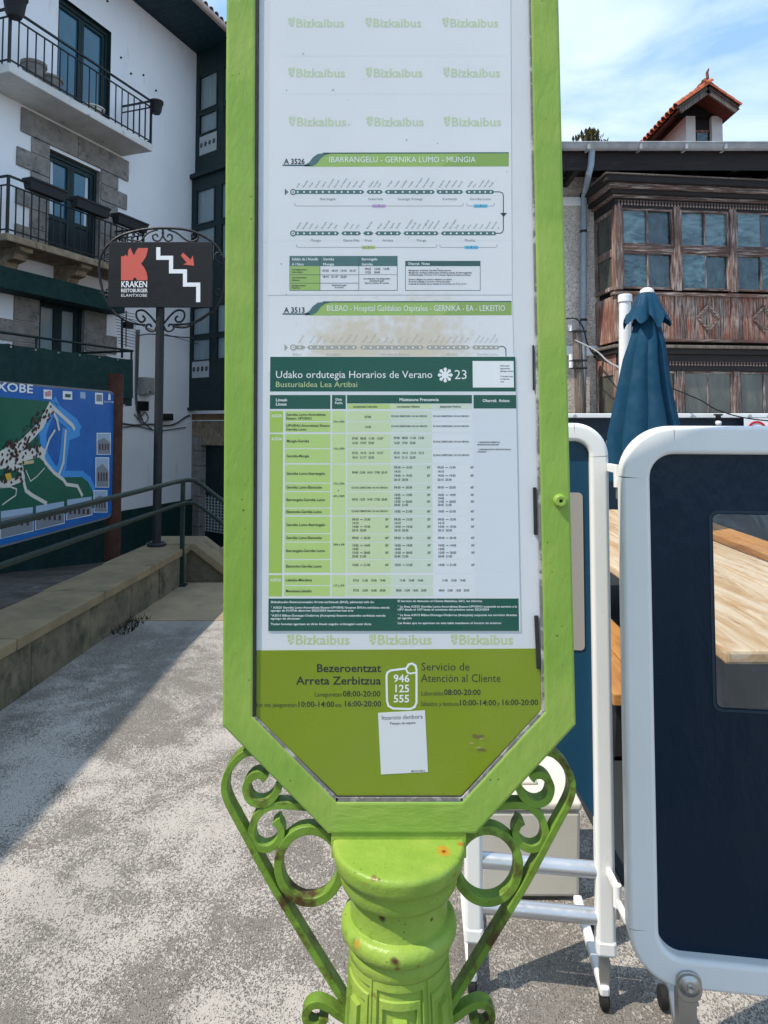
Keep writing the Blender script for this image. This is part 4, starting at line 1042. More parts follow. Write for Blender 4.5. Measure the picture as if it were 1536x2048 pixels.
# gable timbers
b_ = MB()
for sg in (-1, 1):
    a = Vector((xm, fr_y + .05, zap - .06)); e = Vector((xm + sg * (hw - .03), fr_y + .05, ze - .04))
    b_.beam(a, e, .05, .16, m_oldpole, up=(0, 0, 1))
    b_.add([(xm, fr_y, zap - .05), (xm + sg * hw, fr_y, ze - .05), (xm + sg * hw, -DO + 2.4, ze - .05), (xm, -DO + 2.4, zap - .05)], [(0, 1, 2, 3)], m_terra_dk)
    b_.add([(xm, fr_y, zap), (xm + sg * hw, fr_y, ze), (xm + sg * hw, -DO + 2.4, ze), (xm, -DO + 2.4, zap)], [(3, 2, 1, 0)], m_terra_dk)
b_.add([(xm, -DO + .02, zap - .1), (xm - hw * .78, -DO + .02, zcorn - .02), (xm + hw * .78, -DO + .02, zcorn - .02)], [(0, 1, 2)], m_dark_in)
b_.build('gable_frame', dm)
tb = MB(); halftile(tb, .30, .085, m_terra); tproto = None
slope = math.atan2(zap - ze, hw); Ls = math.hypot(zap - ze, hw)
for sg in (-1, 1):
    for r in range(4):
        for q in range(15):
            t_ = (r + .5) / 4
            d = Ls - .30 * (r + .9)
            loc = Vector((xm + sg * (hw - Ls * 0 - (hw) * (1 - (4 - r) / 4)), fr_y + .06 + q * .19, 0))
            f = (4 - r) / 4                       # share of the way from ridge to eave at lower end
            loc = Vector((xm + sg * hw * f * 1.03, fr_y + .06 + q * .19, ze + (zap - ze) * (1 - f * 1.03) + .02))
            M = Matrix.Rotation(-sg * rad(90), 4, 'Z') if False else None
            if tproto is None: tproto = tb.build('roof_tile', dm); o = tproto
            else: o = inst(tproto, dm)
            o.location = loc
            # tile axis (+y) runs up the slope towards the ridge
            up = Vector((-sg * math.cos(slope), 0, math.sin(slope))); nrm = Vector((sg * math.sin(slope), 0, math.cos(slope))); xax = up.cross(nrm)
            o.rotation_euler = Matrix((xax, up, nrm)).transposed().to_euler()
for q in range(7):                               # ridge tiles
    o = inst(tproto, dm, (xm, fr_y - .02 + q * .3, zap - .03), (0, 0, 0)); o.scale = (1.25, 1, 1)
b_ = MB(); p0 = Vector((xm - .02, fr_y + .1, zap + .06)); b_.tube([p0, p0 + Vector((-.03, 0, .06)), p0 + Vector((.05, 0, .12)), p0 + Vector((.04, 0, .22)), p0 + Vector((.075, 0, .30))], [.05, .04, .03, .028, .012], m_terra_dk, 8)
b_.build('finial', dm, smooth=True)
# plant in the gutter
pl = thing('roof_plant', 'clump of spiky succulents growing in the gutter of the timber house', 'plant', tuple(atY(1180, 290, RY - EOX - .05)))
random.seed(4); b_ = MB(); sc_ = (RY - 1) / FPX
for k in range(150):
    cx = random.gauss(0, 15) * sc_; cx = max(-33 * sc_, min(33 * sc_, cx)); h0 = max(6, 30 - abs(cx / sc_) * .55) * random.uniform(.25, 1) * sc_
    a = random.random() * 6.28; w = 3.2 * sc_; tp_ = Vector((cx + math.cos(a) * 5 * sc_, math.sin(a) * .1, h0 + 8 * sc_)); c0 = Vector((cx, random.uniform(-.06, .06), h0 - 3 * sc_))
    sd = Vector((math.sin(a + 1), math.cos(a + 1), .2)).normalized() * w; md = (tp_ + c0) / 2
    b_.add([c0, md + sd, tp_, md - sd], [(0, 1, 2, 3)], m_leaf)
b_.build('leaves', pl)
b_ = MB()
for k in range(14): x = random.uniform(-20, 20) * sc_; b_.tube([(x * .4, 0, -.05), (x, random.uniform(-.04, .04), random.uniform(8, 20) * sc_)], .008, m_wood, 5)
b_.build('stems', pl)
# bay window
BY = RY - .78
bo = atY(1232, 580, BY); BF = Frame((bo.x, BY), (math.cos(rad(7)), math.sin(rad(7))))
bay = empty('bay_window', (bo.x, BY - RY, 0), BF.rot); bay.parent = rh
def B(u, v, out=0.0): return BF.hit(u, v, out)
sE = B(1760, 600)[0]
pitch = B(1457, 500)[0] - B(1345, 500)[0]
post_s = [B(1240, 500)[0] + k * pitch for k in range(6)]; post_s[0] = .055
sE = post_s[5] + .06
pw = .055
depth = .78
z_c1, z_c2, z_fr0, z_fr1 = B(1232, 356)[1], B(1240, 396)[1], B(1240, 399)[1], B(1240, 411)[1]
z_wt, z_r0, z_r1, z_wb = B(1250, 415)[1], B(1290, 491)[1], B(1290, 503)[1], B(1290, 578)[1]
z_s0, z_pb, z_l0 = B(1260, 590)[1], B(1260, 676)[1], B(1260, 690)[1]
z_lf0, z_lf1, z_lw0, z_lw1 = B(1440, 700)[1], B(1440, 732)[1], B(1440, 743)[1], .9
def part(nm, boxes, m, bevel=.006, parent=bay):
    b_ = MB()
    for bx in boxes: b_.box(*bx, m)
    return b_.build(nm, parent, bevel=bevel)
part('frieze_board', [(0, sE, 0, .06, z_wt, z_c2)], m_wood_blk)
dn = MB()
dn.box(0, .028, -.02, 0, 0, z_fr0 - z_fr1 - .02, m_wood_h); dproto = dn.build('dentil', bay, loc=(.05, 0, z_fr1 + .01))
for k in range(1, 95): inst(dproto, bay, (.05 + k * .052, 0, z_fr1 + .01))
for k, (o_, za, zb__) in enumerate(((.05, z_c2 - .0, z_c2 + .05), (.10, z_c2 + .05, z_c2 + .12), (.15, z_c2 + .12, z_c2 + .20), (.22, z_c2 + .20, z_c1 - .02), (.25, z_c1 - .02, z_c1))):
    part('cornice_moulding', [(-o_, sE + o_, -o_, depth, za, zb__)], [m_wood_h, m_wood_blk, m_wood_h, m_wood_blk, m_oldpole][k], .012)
for s_ in post_s:
    part('post', [(s_ - pw, s_ + pw, -.025, .08, z_wb - .02, z_fr1 + .01)], m_wood); part('post', [(s_ - pw, s_ + pw, -.02, .08, z_pb, z_s0)], m_wood); part('post', [(s_ - pw, s_ + pw, -.02 , .08, z_lw1, z_lw0 + .05)], m_wood)
def windowset(s0, s1, z0, z1, pm, wood):
    f = MB(); t = .035
    f.box(s0, s0 + t, .0, .05, z0, z1, wood); f.box(s1 - t, s1, .0, .05, z0, z1, wood); f.box(s0 + t, s1 - t, .0, .05, z1 - t, z1, m_wood_h); f.box(s0 + t, s1 - t, .0, .05, z0, z0 + t, m_wood_h)
    fo = f.build('window', bay, bevel=.004); m_ = (s0 + s1) / 2 + random.uniform(-.01, .01)
    mm = MB(); mm.box(m_ - .014, m_ + .014, .005, .045, z0 + t, z1 - t, m_wood); mm.build('mullion', fo, bevel=.003)
    for a, b in ((s0 + t, m_ - .014), (m_ + .014, s1 - t)):
        p_ = MB(); p_.box(a, b, .03, .035, z0 + t, z1 - t, random.choice((pm, m_pane_teal2, m_pane_teal3)) if pm is m_pane_teal else pm); po_ = p_.build('pane', fo); po_.rotation_euler = (random.uniform(-.006, .006), 0, random.uniform(-.006, .006))
random.seed(9)
for a, b in zip(post_s, post_s[1:]):
    part('transom', [(a + pw, b - pw, -.01, .06, z_r1, z_r0)], m_wood_h)
    windowset(a + pw, b - pw, z_r0, z_wt, m_pane_teal, m_wood); windowset(a + pw, b - pw, z_wb, z_r1, m_pane_teal, m_wood)
    windowset(a + pw, b - pw, z_lw1, z_lw0, m_pane_olive, m_wood)
    # planked apron with lozenge moulding
    nb = 9
    for k in range(nb):
        x0 = a + pw + (b - a - 2 * pw) * k / nb; x1 = a + pw + (b - a - 2 * pw) * (k + 1) / nb
        part('apron_board', [(x0 + .002, x1 - .002, .01 + random.uniform(0, .006), .05, z_pb, z_s0)], m_wood_red if random.random() < .35 else m_wood, .003)
    c_ = (a + b) / 2 + .02; zc_ = (z_s0 + z_pb) / 2 - .0; R = (z_s0 - z_pb) * .30
    lz = MB()
    for j in range(4):
        a0, a1 = rad(90 * j), rad(90 * j + 90); lz.beam((c_ + R * math.cos(a0) * .9, -.008, zc_ + R * math.sin(a0)), (c_ + R * math.cos(a1) * .9, -.008, zc_ + R * math.sin(a1)), .03, .028, m_wood_h, up=(0, -1, 0))
        lz.beam((c_ + R * .78 * math.cos(a0) * .9, -.004, zc_ + R * .78 * math.sin(a0)), (c_ + R * .78 * math.cos(a1) * .9, -.004, zc_ + R * .78 * math.sin(a1)), .02, .02, m_oldpole, up=(0, -1, 0))
    lz.build('lozenge_moulding', bay)
part('sill', [(-.05, sE + .05, -.06, .1, z_s0, z_s0 + .05)], m_wood_h, .01)
part('lower_rail', [(0, sE, -.02, .06, z_pb - .05, z_pb)], m_wood_h)
part('ledge', [(-.09, sE + .09, -.12, depth, z_l0 - .05, z_l0)], m_oldpole, .012)
part('lower_cornice', [(-.05, sE + .05, -.08, depth, z_l0 - .14, z_l0 - .05)], m_wood_blk, .02); part('lower_frieze', [(-.0, sE, -.03, .06, z_lw0, z_l0 - .14)], m_wood_blk, .01)
for k in range(80): inst(dproto, bay, (.05 + k * .052, -.03, z_lf1 + .0), scale=(1, 1, .8))
part('dado', [(0, sE, .0, .06, .0, z_lw1)], m_wood)
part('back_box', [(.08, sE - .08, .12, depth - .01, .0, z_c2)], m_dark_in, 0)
# left side of the bay
def side(z0, z1, pm):
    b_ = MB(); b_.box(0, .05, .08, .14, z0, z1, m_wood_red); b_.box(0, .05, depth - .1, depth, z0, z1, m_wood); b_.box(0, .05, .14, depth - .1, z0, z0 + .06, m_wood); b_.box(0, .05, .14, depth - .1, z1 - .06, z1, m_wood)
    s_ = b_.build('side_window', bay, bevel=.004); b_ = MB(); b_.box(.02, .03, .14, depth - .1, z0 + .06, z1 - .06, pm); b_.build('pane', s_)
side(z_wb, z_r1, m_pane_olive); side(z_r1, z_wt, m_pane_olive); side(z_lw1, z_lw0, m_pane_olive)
part('side_frieze', [(0, .05, .05, depth, z_wt, z_c2)], m_wood_blk)
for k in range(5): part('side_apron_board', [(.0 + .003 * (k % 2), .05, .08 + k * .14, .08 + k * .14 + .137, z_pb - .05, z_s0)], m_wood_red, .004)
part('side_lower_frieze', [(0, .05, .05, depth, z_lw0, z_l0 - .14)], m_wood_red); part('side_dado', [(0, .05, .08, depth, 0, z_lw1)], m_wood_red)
# old timber pole with wires, at the stucco wall
q0 = atY(1153, 660, RY - .35)
op = thing('utility_pole', 'short grey weathered timber pole carrying wires in front of the stucco wall', 'pole', (q0.x, RY - .35, 0))
b_ = MB(); b_.tube([(.16, 0, 0), (.06, 0, 1.4), (0, 0, q0.z)], [.11, .09, .075], m_oldpole, 12); b_.build('shaft', op, smooth=True)
for k, dz in enumerate((.03, .5, .62)):
    b_ = MB(); b_.tube([(-.14, -.08, q0.z - dz), (.14, -.08, q0.z - dz)], .02, m_iron, 6); b_.tube([(-.12, -.08, q0.z - dz), (-.12, -.08, q0.z - dz + .1)], .03, m_whitepaint, 8); b_.build('insulator', op, smooth=True)
def wire(label, pts, r=.012, m=m_black, grp=None):
    b_ = MB(); b_.tube(smoothpath([atY(u, v, Y) for u, v, Y in pts], 8), r, m, 6); return tag(b_.build('overhead_wire', None, smooth=True), label, 'wire', grp)
wire('black wire arching from the board over the stucco wall to the old pole', [(1120, 640, 11.1), (1150, 637, 11.15), (1166, 655, 11.2), (1176, 690, 11.2), (1195, 715, 11.1), (1238, 733, 9)], .012)
wire('pale cable sloping from the old pole to the white mast', [(1150, 680, 11.2), (1190, 700, 10), (1215, 722, 8), (1240, 736, 5.75)], .01, m_gutter)
wire('black wire sloping from behind the parasol down to the bulb string', [(1340, 775, 8.2), (1400, 800, 8.1), (1440, 822, 8.05), (1520, 840, 8.0), (1700, 850, 7.9)], .008)

# ------------------------------------------------------------------ terrace bar behind the screens
KY = 8.3
kb = thing('bar_kiosk', 'dark bar front with white top rail below the timber house', 'kiosk', (0, KY, 0))
p0, p1 = atY(1100, 827, KY), atY(1100, 836, KY)
b_ = MB(); b_.box(p0.x - 1.5, 8.5, -.06, 2.2, p1.z, p0.z, m_whitepaint); b_.build('top_rail', kb, bevel=.008)
b_ = MB(); b_.box(p0.x - 1.4, 8.4, 0, 2.2, 0, p1.z, simple('navy_bar_front', (.010, .022, .036), .5)); b_.build('front', kb)
for u in (1147, 1380, 1494, 1532):
    p = atY(u, 832, KY); b_ = MB(); b_.tube([(p.x, -.075, p.z), (p.x, -.06, p.z)], .02, m_steel, 10); b_.build('screw_head', kb)
p = atY(1228, 886, KY - .05); b_ = MB(); b_.lathe([(0, -.06), (.075, -.055), (.085, -.03), (.085, 0)], 0, 0, m_black, 24)
b_.lathe([(.088, -.03), (.094, -.035), (.094, -.0), (.088, 0)], 0, 0, m_gutter, 24)
wl2_ = tag(b_.build('wall_lamp', None, smooth=True), 'round black wall lamp with grey ring on the dark bar front', 'lamp'); wl2_.location = p; wl2_.rotation_euler = (rad(-90), 0, 0)
bb_ = thing('festoon_bulb', 'unlit white festoon bulb hanging in black socket below the white rail', 'light bulb', tuple(atY(1437, 852, KY - .2)))
b_ = MB(); b_.lathe([(0, -.0), (.022, .005), (.034, .025), (.034, .045), (.022, .062), (.018, .07)], 0, 0, m_bulb, 16); b_.build('bulb', bb_, smooth=True)
b_ = MB(); b_.lathe([(.024, .06), (.03, .075), (.03, .12), (.02, .13), (0, .13)], 0, 0, m_black, 12); b_.box(-.05, .05, -.01, .01, .12, .14, m_black); b_.build('socket', bb_, smooth=True)
ns = thing('no_smoking_sign', 'white square sign with red prohibition ring half hidden behind the screen', 'sign', tuple(atY(1514, 862, KY - .12)))
b_ = MB(); b_.box(-.145, .145, 0, .01, -.16, .15, m_wprint); b_.build('plate', ns)
m_redp = simple('signal_red_print', (.55, .015, .03), .5)
b_ = MB(); b_.sweepXZ([(.105 * math.cos(2 * math.pi * k / 32), .105 * math.sin(2 * math.pi * k / 32)) for k in range(32)], .024, -.006, -.002, m_redp, closed=True); b_.beam((-.07, -.004, .07), (.07, -.004, -.07), .003, .022, m_redp); b_.build('red_ring', ns)
b_ = MB(); b_.box(-.06, .04, -.0035, -.001, -.012, .012, m_black); b_.box(.042, .055, -.0035, -.001, -.012, .012, m_black); b_.build('cigarette_print', ns)
b_ = MB(); b_.box(.80, 6, 2.42, 7.6, 0.004, .012, simple('dark_floor_colour', (.022, .026, .028), .8)); mt_ = tag(b_.build('dark_floor_sheet', None), 'dark rubber floor mat under the wooden table behind the screens', 'floor mat')  # plain dark sheet, added so the floor behind the screens reads dark
# white mast
q = atY(1250, 592, 5.7)
wm = thing('white_mast', 'white tubular mast with cap standing just left of the closed parasol', 'mast', (q.x, 5.7, 0))
b_ = MB(); b_.tube([(0.0, 0, 0), (-.02, 0, 1.6), (0, 0, q.z)], .047, m_whitepaint, 16); b_.build('tube', wm, smooth=True)
b_ = MB(); b_.lathe([(.05, q.z - .05), (.056, q.z - .05), (.056, q.z + .005), (.045, q.z + .012), (0, q.z + .012)], 0, 0, m_whitepaint, 20); b_.build('cap', wm, smooth=True)

# closed parasol
UY = 5.2
uc = atY(1294, 580, UY)
um = thing('closed_parasol', 'closed petrol blue canvas parasol with drooping top valance', 'parasol', (uc.x, UY, 0))
def uz(v): return atY(1290, v, UY).z
sU = UY / FPX
n = 96
def folds(mb, prof, m, nf, amp, seed, phase=0, wav=None):
    random.seed(seed); am = [random.uniform(.35, 1.45) for _ in range(nf)]; bg = [random.uniform(.86, 1.08) for _ in range(nf)]
    vs = []
    for i, (r, z, a_, cx) in enumerate(prof):
        for k in range(n):
            th_ = 2 * math.pi * k / n; f = (th_ / (2 * math.pi) * nf + phase) % nf
            j = int(f) % nf; t = f - int(f)
            w = abs(math.sin(math.pi * (t + .0)))
            bl_ = (1 - math.cos(2 * math.pi * t)) / 2; rr_ = r * (1 - min(.8, a_ * (am[j] * (t < .5) + am[(j + 1) % nf] * (t >= .5)) * (1 - w) ** 1.5)) * (1 + (bg[j] - 1) * bl_); th_ += .05 * math.sin(3 * th_ + z * 4)
            zz = z + (wav * math.cos(2 * math.pi * f) * am[j] if (wav and i >= len(prof) - 2) else 0)
            vs.append((cx + rr_ * math.cos(th_), rr_ * math.sin(th_) * .8, zz))
    N = len(prof)
    mb.add(vs, [(i * n + k, (i + 1) * n + k, (i + 1) * n + (k + 1) % n, i * n + (k + 1) % n) for i in range(N - 1) for k in range(n)], m)
b_ = MB()
folds(b_, [(8 * sU, uz(590), 0, 0), (24 * sU, uz(640), .15, 0), (36 * sU, uz(680), .35, 0), (46 * sU, uz(720), .5, -4 * sU), (55 * sU, uz(770), .52, -6 * sU), (66 * sU, uz(820), .52, -6 * sU), (77 * sU, uz(870), .52, -7 * sU), (82 * sU, uz(920), .50, -7 * sU), (84 * sU, uz(960), .50, -7 * sU), (74 * sU, uz(965), .50, -7 * sU)], m_bluecloth, 8, .3, 3, .35)
b_.build('canopy', um, smooth=True)
b_ = MB()
folds(b_, [(10 * sU, uz(584), 0, 0), (20 * sU, uz(590), .05, 0), (27 * sU, uz(606), .12, 0), (37 * sU, uz(624), .2, 0), (46 * sU, uz(638), .3, 0), (50 * sU, uz(646), .32, 0)], m_bluecloth, 8, .3, 8, .2, wav=.035)
b_.build('top_valance', um, smooth=True)
b_ = MB(); b_.lathe([(0, uz(576)), (7 * sU, uz(576)), (13 * sU, uz(580)), (14 * sU, uz(586)), (10 * sU, uz(588))], 0, 0, m_whitepaint, 20); b_.build('crown_cap', um, smooth=True)
b_ = MB(); b_.tube([(0, 0, 0), (0, 0, uz(600))], .024, m_whitepaint, 12); b_.build('pole', um, smooth=True)
b_ = MB(); b_.lathe([(0, .07), (.05, .07), (.24, .05), (.26, 0), (0, 0)], 0, 0, m_rubber, 24); b_.build('base', um, smooth=True)

# long plank table and benches behind the screens
tb_ = thing('plank_table', 'long bleached live edge wooden table behind the navy screen', 'table', (1.2, 2.5, 0))
def heading(x, y0, y): return x + (y - y0) * .05
ys_ = [0, .6, 1.3, 2.1, 3.0, 4.0]
random.seed(12)
for j in range(3):
    b_ = MB(); a0 = j * .31; ws = .30
    P0 = []; 
    for y in ys_:
        wob = (random.uniform(-.025, .025) if j == 0 else 0); wob2 = (random.uniform(-.02, .02) if j == 2 else 0)
        P0.append((a0 + wob + y * .05, a0 + ws + wob2 + y * .05, y))
    outline = [(a, y) for a, b, y in P0] + [(b, y) for a, b, y in reversed(P0)]
    b_.prismZ([(x, y) for x, y in outline][::-1], .70, .75 + (j == 1) * .003, m_plank_pale); b_.build('plank', tb_, bevel=.012, fix=True)
for y in (.5, 3.4):
    for x in (.15, .8):
        b_ = MB(); b_.beam((x + .02, y, .0), (x + .05, y, .70), .05, .05, m_darkfloor); b_.build('leg', tb_)
    b_ = MB(); b_.beam((.1, y, .67), (.9, y, .67), .05, .04, m_darkfloor); b_.build('cross_bar', tb_)
def bench(label, x, y, z, w, L):
    t = thing('plank_bench', label, 'bench', (x, y, 0))
    for j in range(2):
        b_ = MB(); b_.prismZ([(j * w / 2, 0), ((j + 1) * w / 2 - .006, 0), ((j + 1) * w / 2 - .006 + L * .05, L), (j * w / 2 + L * .05, L)], z - .05, z, m_plank_gold); b_.build('plank', t, bevel=.006, fix=True)
    for yy in (.4, L - .5):
        b_ = MB(); b_.beam((w * .5, yy, 0), (w * .5 + .02, yy, z - .05), .06, .06, m_darkfloor); b_.build('leg', t)
        b_ = MB(); b_.box(.02, w - .02, yy - .03, yy + .03, 0, .03, m_darkfloor); b_.build('foot', t)
bench('golden varnished plank bench on the near side of the long table', .93, 2.9, .45, .30, 3.2)
bench('golden varnished plank shelf table on the far side of the bleached table', 2.22, 2.6, .76, .24, 4.2)

# ------------------------------------------------------------------ white framed wind screens
def screen(name, label, P, Q, ztop, zbot, bw, bd, R, fabric_mat, window=None, cut=None, rails=False, u_ref=None):
    P = Vector(P); Q = Vector(Q); d = (Q - P).normalized(); L = (Q - P).length
    F = Frame(P, d); t = thing(name, label, 'screen', (P.x, P.y, 0), F.rot)
    return F, t, L
def rframe(x0, x1, z0, z1, R, n=10, corners=(1, 1, 1, 1)):
    pts = []
    for (cx, cz, a0), on in zip(((x1 - R, z1 - R, 0), (x0 + R, z1 - R, 90), (x0 + R, z0 + R, 180), (x1 - R, z0 + R, 270)), corners):
        for k in range(n + 1):
            a = rad(a0 + 90 * k / n); pts.append((cx + R * math.cos(a), cz + R * math.sin(a)))
    return pts
PL = atY(1246, 1985, 1.70); 
S3 = Frame((atY(1247, 1500, 1.735).x, 1.735), (1.0, -.142))
wb = thing('wide_wind_screen', 'wide white framed wind screen with navy vinyl and clear window, nearest on the right', 'screen', (S3.o.x, S3.o.y, 0), S3.rot)
L3 = 1.35
zt3, zb3 = S3.Z(1450, 852, .03), S3.Z(1400, 1985, .03)
bw = .068
def tubeframe(parent, path, w, y0, y1, name, m=m_whitepaint, rr=.012):
    """hollow-section bar with rounded edges swept along a path in the xz plane"""
    prof = []; yc = (y0 + y1) / 2; hy = (y1 - y0) / 2; hw = w / 2
    for cx, cy, a0 in ((hw - rr, hy - rr, 0), (-hw + rr, hy - rr, 90), (-hw + rr, -hy + rr, 180), (hw - rr, -hy + rr, 270)):
        for k in range(5): prof.append((cx + rr * math.cos(rad(a0 + 22.5 * k)), cy + rr * math.sin(rad(a0 + 22.5 * k))))
    P = [Vector(p) for p in path]; N = len(P); q = len(prof); vs = []; fs = []
    for i, p in enumerate(P):
        a = P[i - 1] if i else P[0]; b = P[i + 1] if i < N - 1 else P[-1]; t = (b - a).normalized(); nn = Vector((-t.y, t.x))
        for (u, y) in prof: r_ = p + nn * u; vs.append((r_.x, yc + y, r_.y))
    for i in range(N - 1):
        for k in range(q): fs.append((i * q + k, i * q + (k + 1) % q, (i + 1) * q + (k + 1) % q, (i + 1) * q + k))
    fs.append(tuple(range(q))); fs.append(tuple((N - 1) * q + k for k in range(q - 1, -1, -1)))
    b_ = MB(); b_.add(vs, fs, m); o = b_.build(name, parent, smooth=True, fix=True); w_ = o.modifiers.new('weighted_normal', 'WEIGHTED_NORMAL'); w_.keep_sharp = True; w_.weight = 90; return o
def bar(parent, x0, x1, z0, z1, y0, y1, name='frame_bar', m=m_whitepaint):
    if z1 - z0 > x1 - x0: return tubeframe(parent, [((x0 + x1) / 2, z0), ((x0 + x1) / 2, z1)], x1 - x0, y0, y1, name, m)
    return tubeframe(parent, [(x0, (z0 + z1) / 2), (x1, (z0 + z1) / 2)], z1 - z0, y0, y1, name, m)
def corner(parent, cx, cz, R, a0, w, y0, y1):
    pts = [(cx + (R - w / 2) * math.cos(rad(a0 + 90 * k / 12)), cz + (R - w / 2) * math.sin(rad(a0 + 90 * k / 12))) for k in range(13)]
    return tubeframe(parent, pts, w, y0 - .0008, y1 + .0008, 'corner_elbow')
R3 = .125; g_ = .0006
def white_frame(t, L, zb, zt, w, R, y0, y1):
    bar(t, 0, w, zb + R + g_, zt - R - g_, y0, y1); bar(t, L - w, L, zb + R + g_, zt - R - g_, y0, y1)
    bar(t, R + g_, L - R - g_, zt - w, zt, y0, y1); bar(t, R + g_, L - R - g_, zb, zb + w, y0, y1)
    corner(t, L - R, zt - R, R, 0, w, y0, y1); corner(t, R, zt - R, R, 90, w, y0, y1); corner(t, R, zb + R, R, 180, w, y0, y1); corner(t, L - R, zb + R, R, 270, w, y0, y1)
white_frame(wb, L3, zb3, zt3, bw, R3, -.03, .03)
# vinyl with a window hole
w0 = S3.hit(1425, 1028); w1_ = S3.hit(1536, 1420)
wx0, wx1, wz0, wz1 = w0[0], L3 - w0[0], w1_[1], w0[1]
inner = rframe(bw - .01, L3 - bw + .01, zb3 + bw - .01, zt3 - bw + .01, R3 - bw, 8)
hole = rframe(wx0, wx1, wz0, wz1, .014, 8)
vm = MB()
N = len(inner)
vm.add([(x, 0, z) for x, z in inner] + [(x, 0, z) for x, z in hole], [(i, (i + 1) % N, (i + 1) % N + N, i + N) for i in range(N)], m_navy)
vm.build('vinyl_sheet', wb)
hm = MB(); hm.sweepXZ(rframe(wx0 - .006, wx1 + .006, wz0 - .006, wz1 + .006, .018, 8), .006, -.0016, -.0008, simple('welded_seam_vinyl', (.010, .030, .050), .3), closed=True); hm.build('window_seam', wb)
pn = MB(); pn.poly([(x, .0015, z) for x, z in hole], m_clearvinyl); pn.build('clear_window', wb)
# foot with bolt and castor
fx = S3.hit(1382, 1985, .05)[0]; fz = S3.Z(1382, 1990, .05)
b_ = MB(); b_.prismY([(x, z) for x, z in rframe(fx - .028, fx + .028, zb3 - .02, zb3 + .048, .024, 6)], -.038, -.031, m_steel); b_.build('foot_plate', wb, bevel=.002, fix=True)
b_ = MB(); b_.lathe([(0, -.012), (.007, -.014), (.009, -.010), (.015, -.010), (.019, -.007), (.024, -.005), (.025, 0)], 0, 0, m_steel, 24); o = b_.build('bolt', wb, smooth=True); o.location = (fx, -.038, zb3 + .02); o.rotation_euler = (rad(90), 0, 0); o.rotation_euler = (rad(-90), 0, 0)
b_ = MB(); b_.beam((fx - .01, -.10, .050), (fx + .03, .25, .055), .032, .022, m_steel); b_.build('foot_bar', wb, bevel=.004)
for y in (-.09, .22):
    b_ = MB(); b_.lathe([(0, -.012), (.02, -.012), (.027, -.008), (.027, .008), (.02, .012), (0, .012)], 0, 0, m_rubber, 20); o = b_.build('castor', wb, smooth=True); o.location = (fx, y, .029); o.rotation_euler = (0, rad(90), 0)
b_ = MB(); b_.box(fx - .02, fx + .02, -.02, .02, .07, zb3, m_steel); b_.build('foot_stem', wb)
# narrow screen
NR = atY(1224, 1500, 1.93)
NF0 = Frame((NR.x, 1.93), (-1.0, .13)); NLx = atY(929, 1780, 1.985).x
PN = Vector((NLx, 1.985)); QN = Vector((NR.x, 1.93)); NF = Frame(PN, QN - PN); LN = (QN - PN).length
nw = thing('narrow_wind_screen', 'narrow white framed wind screen with open rails at the foot, behind the bus stop sign', 'screen', (PN.x, PN.y, 0), NF.rot)
ztn, zbn = NF.Z(1150, 846, .02), NF.Z(1200, 1903, .02)
wn_ = .050
bar(nw, 0, wn_, zbn + .02, ztn - .0906, -.025, .025); bar(nw, LN - wn_, LN, zbn, ztn - .0906, -.025, .025)
bar(nw, .0906, LN - .0906, ztn - wn_, ztn, -.025, .025)
corner(nw, LN - .09, ztn - .09, .09, 0, wn_, -.025, .025); corner(nw, .09, ztn - .09, .09, 90, wn_, -.025, .025)
for x in (0.0, LN - wn_):
    b_ = MB(); b_.box(x - .001, x + wn_ + .001, -.027, .027, zbn - .012, zbn + .03, m_whitepaint); b_.build('end_cap', nw, bevel=.008)
for v in (1731, 1823):
    z = NF.Z(1100, v, .0); b_ = MB(); b_.tube([(.03, 0, z), (LN - .045, 0, z)], .0205, m_alu, 20); b_.build('tube_rail', nw, smooth=True)
b_ = MB(); zf = NF.Z(1190, 1640); z2 = NF.Z(1120, 1500)
b_.poly([(.03, .0, zf + .30), (LN * .55, 0, NF.Z(1110, 1480)), (LN - wn_ + .005, 0, zf), (LN - wn_ + .005, 0, ztn - .05), (.03, 0, ztn - .05)], m_bluepanel); b_.build('vinyl_sheet', nw)
b_ = MB(); a = NF.hit(1140, 1130)[0] - .1; b = NF.hit(1167, 1130)[0]
b_.poly([(x, -.003, z) for x, z in rframe(a, b, NF.Z(1160, 1300), NF.Z(1160, 985), .012, 4)], simple('clear_vinyl_showing_table', (.36, .33, .31), .12)); b_.build('clear_window', nw)
for (x, zz) in ((LN - .03, zbn), (.02, zbn)):
    b_ = MB(); b_.beam((x, -.02, .055), (x - .03, .30, .085), .026, .026, m_whitepaint); b_.build('foot_bar', nw, bevel=.006)
    for y in (.0, .27):
        b_ = MB(); b_.lathe([(0, -.012), (.018, -.012), (.024, -.008), (.024, .008), (.018, .012), (0, .012)], 0, 0, m_rubber, 20); o = b_.build('castor', nw, smooth=True); o.location = (x, y, .024); o.rotation_euler = (0, rad(90), 0)
    b_ = MB(); b_.box(x - .012, x + .012, -.012, .012, .06, zbn + .02, m_steel); b_.build('foot_stem', nw)
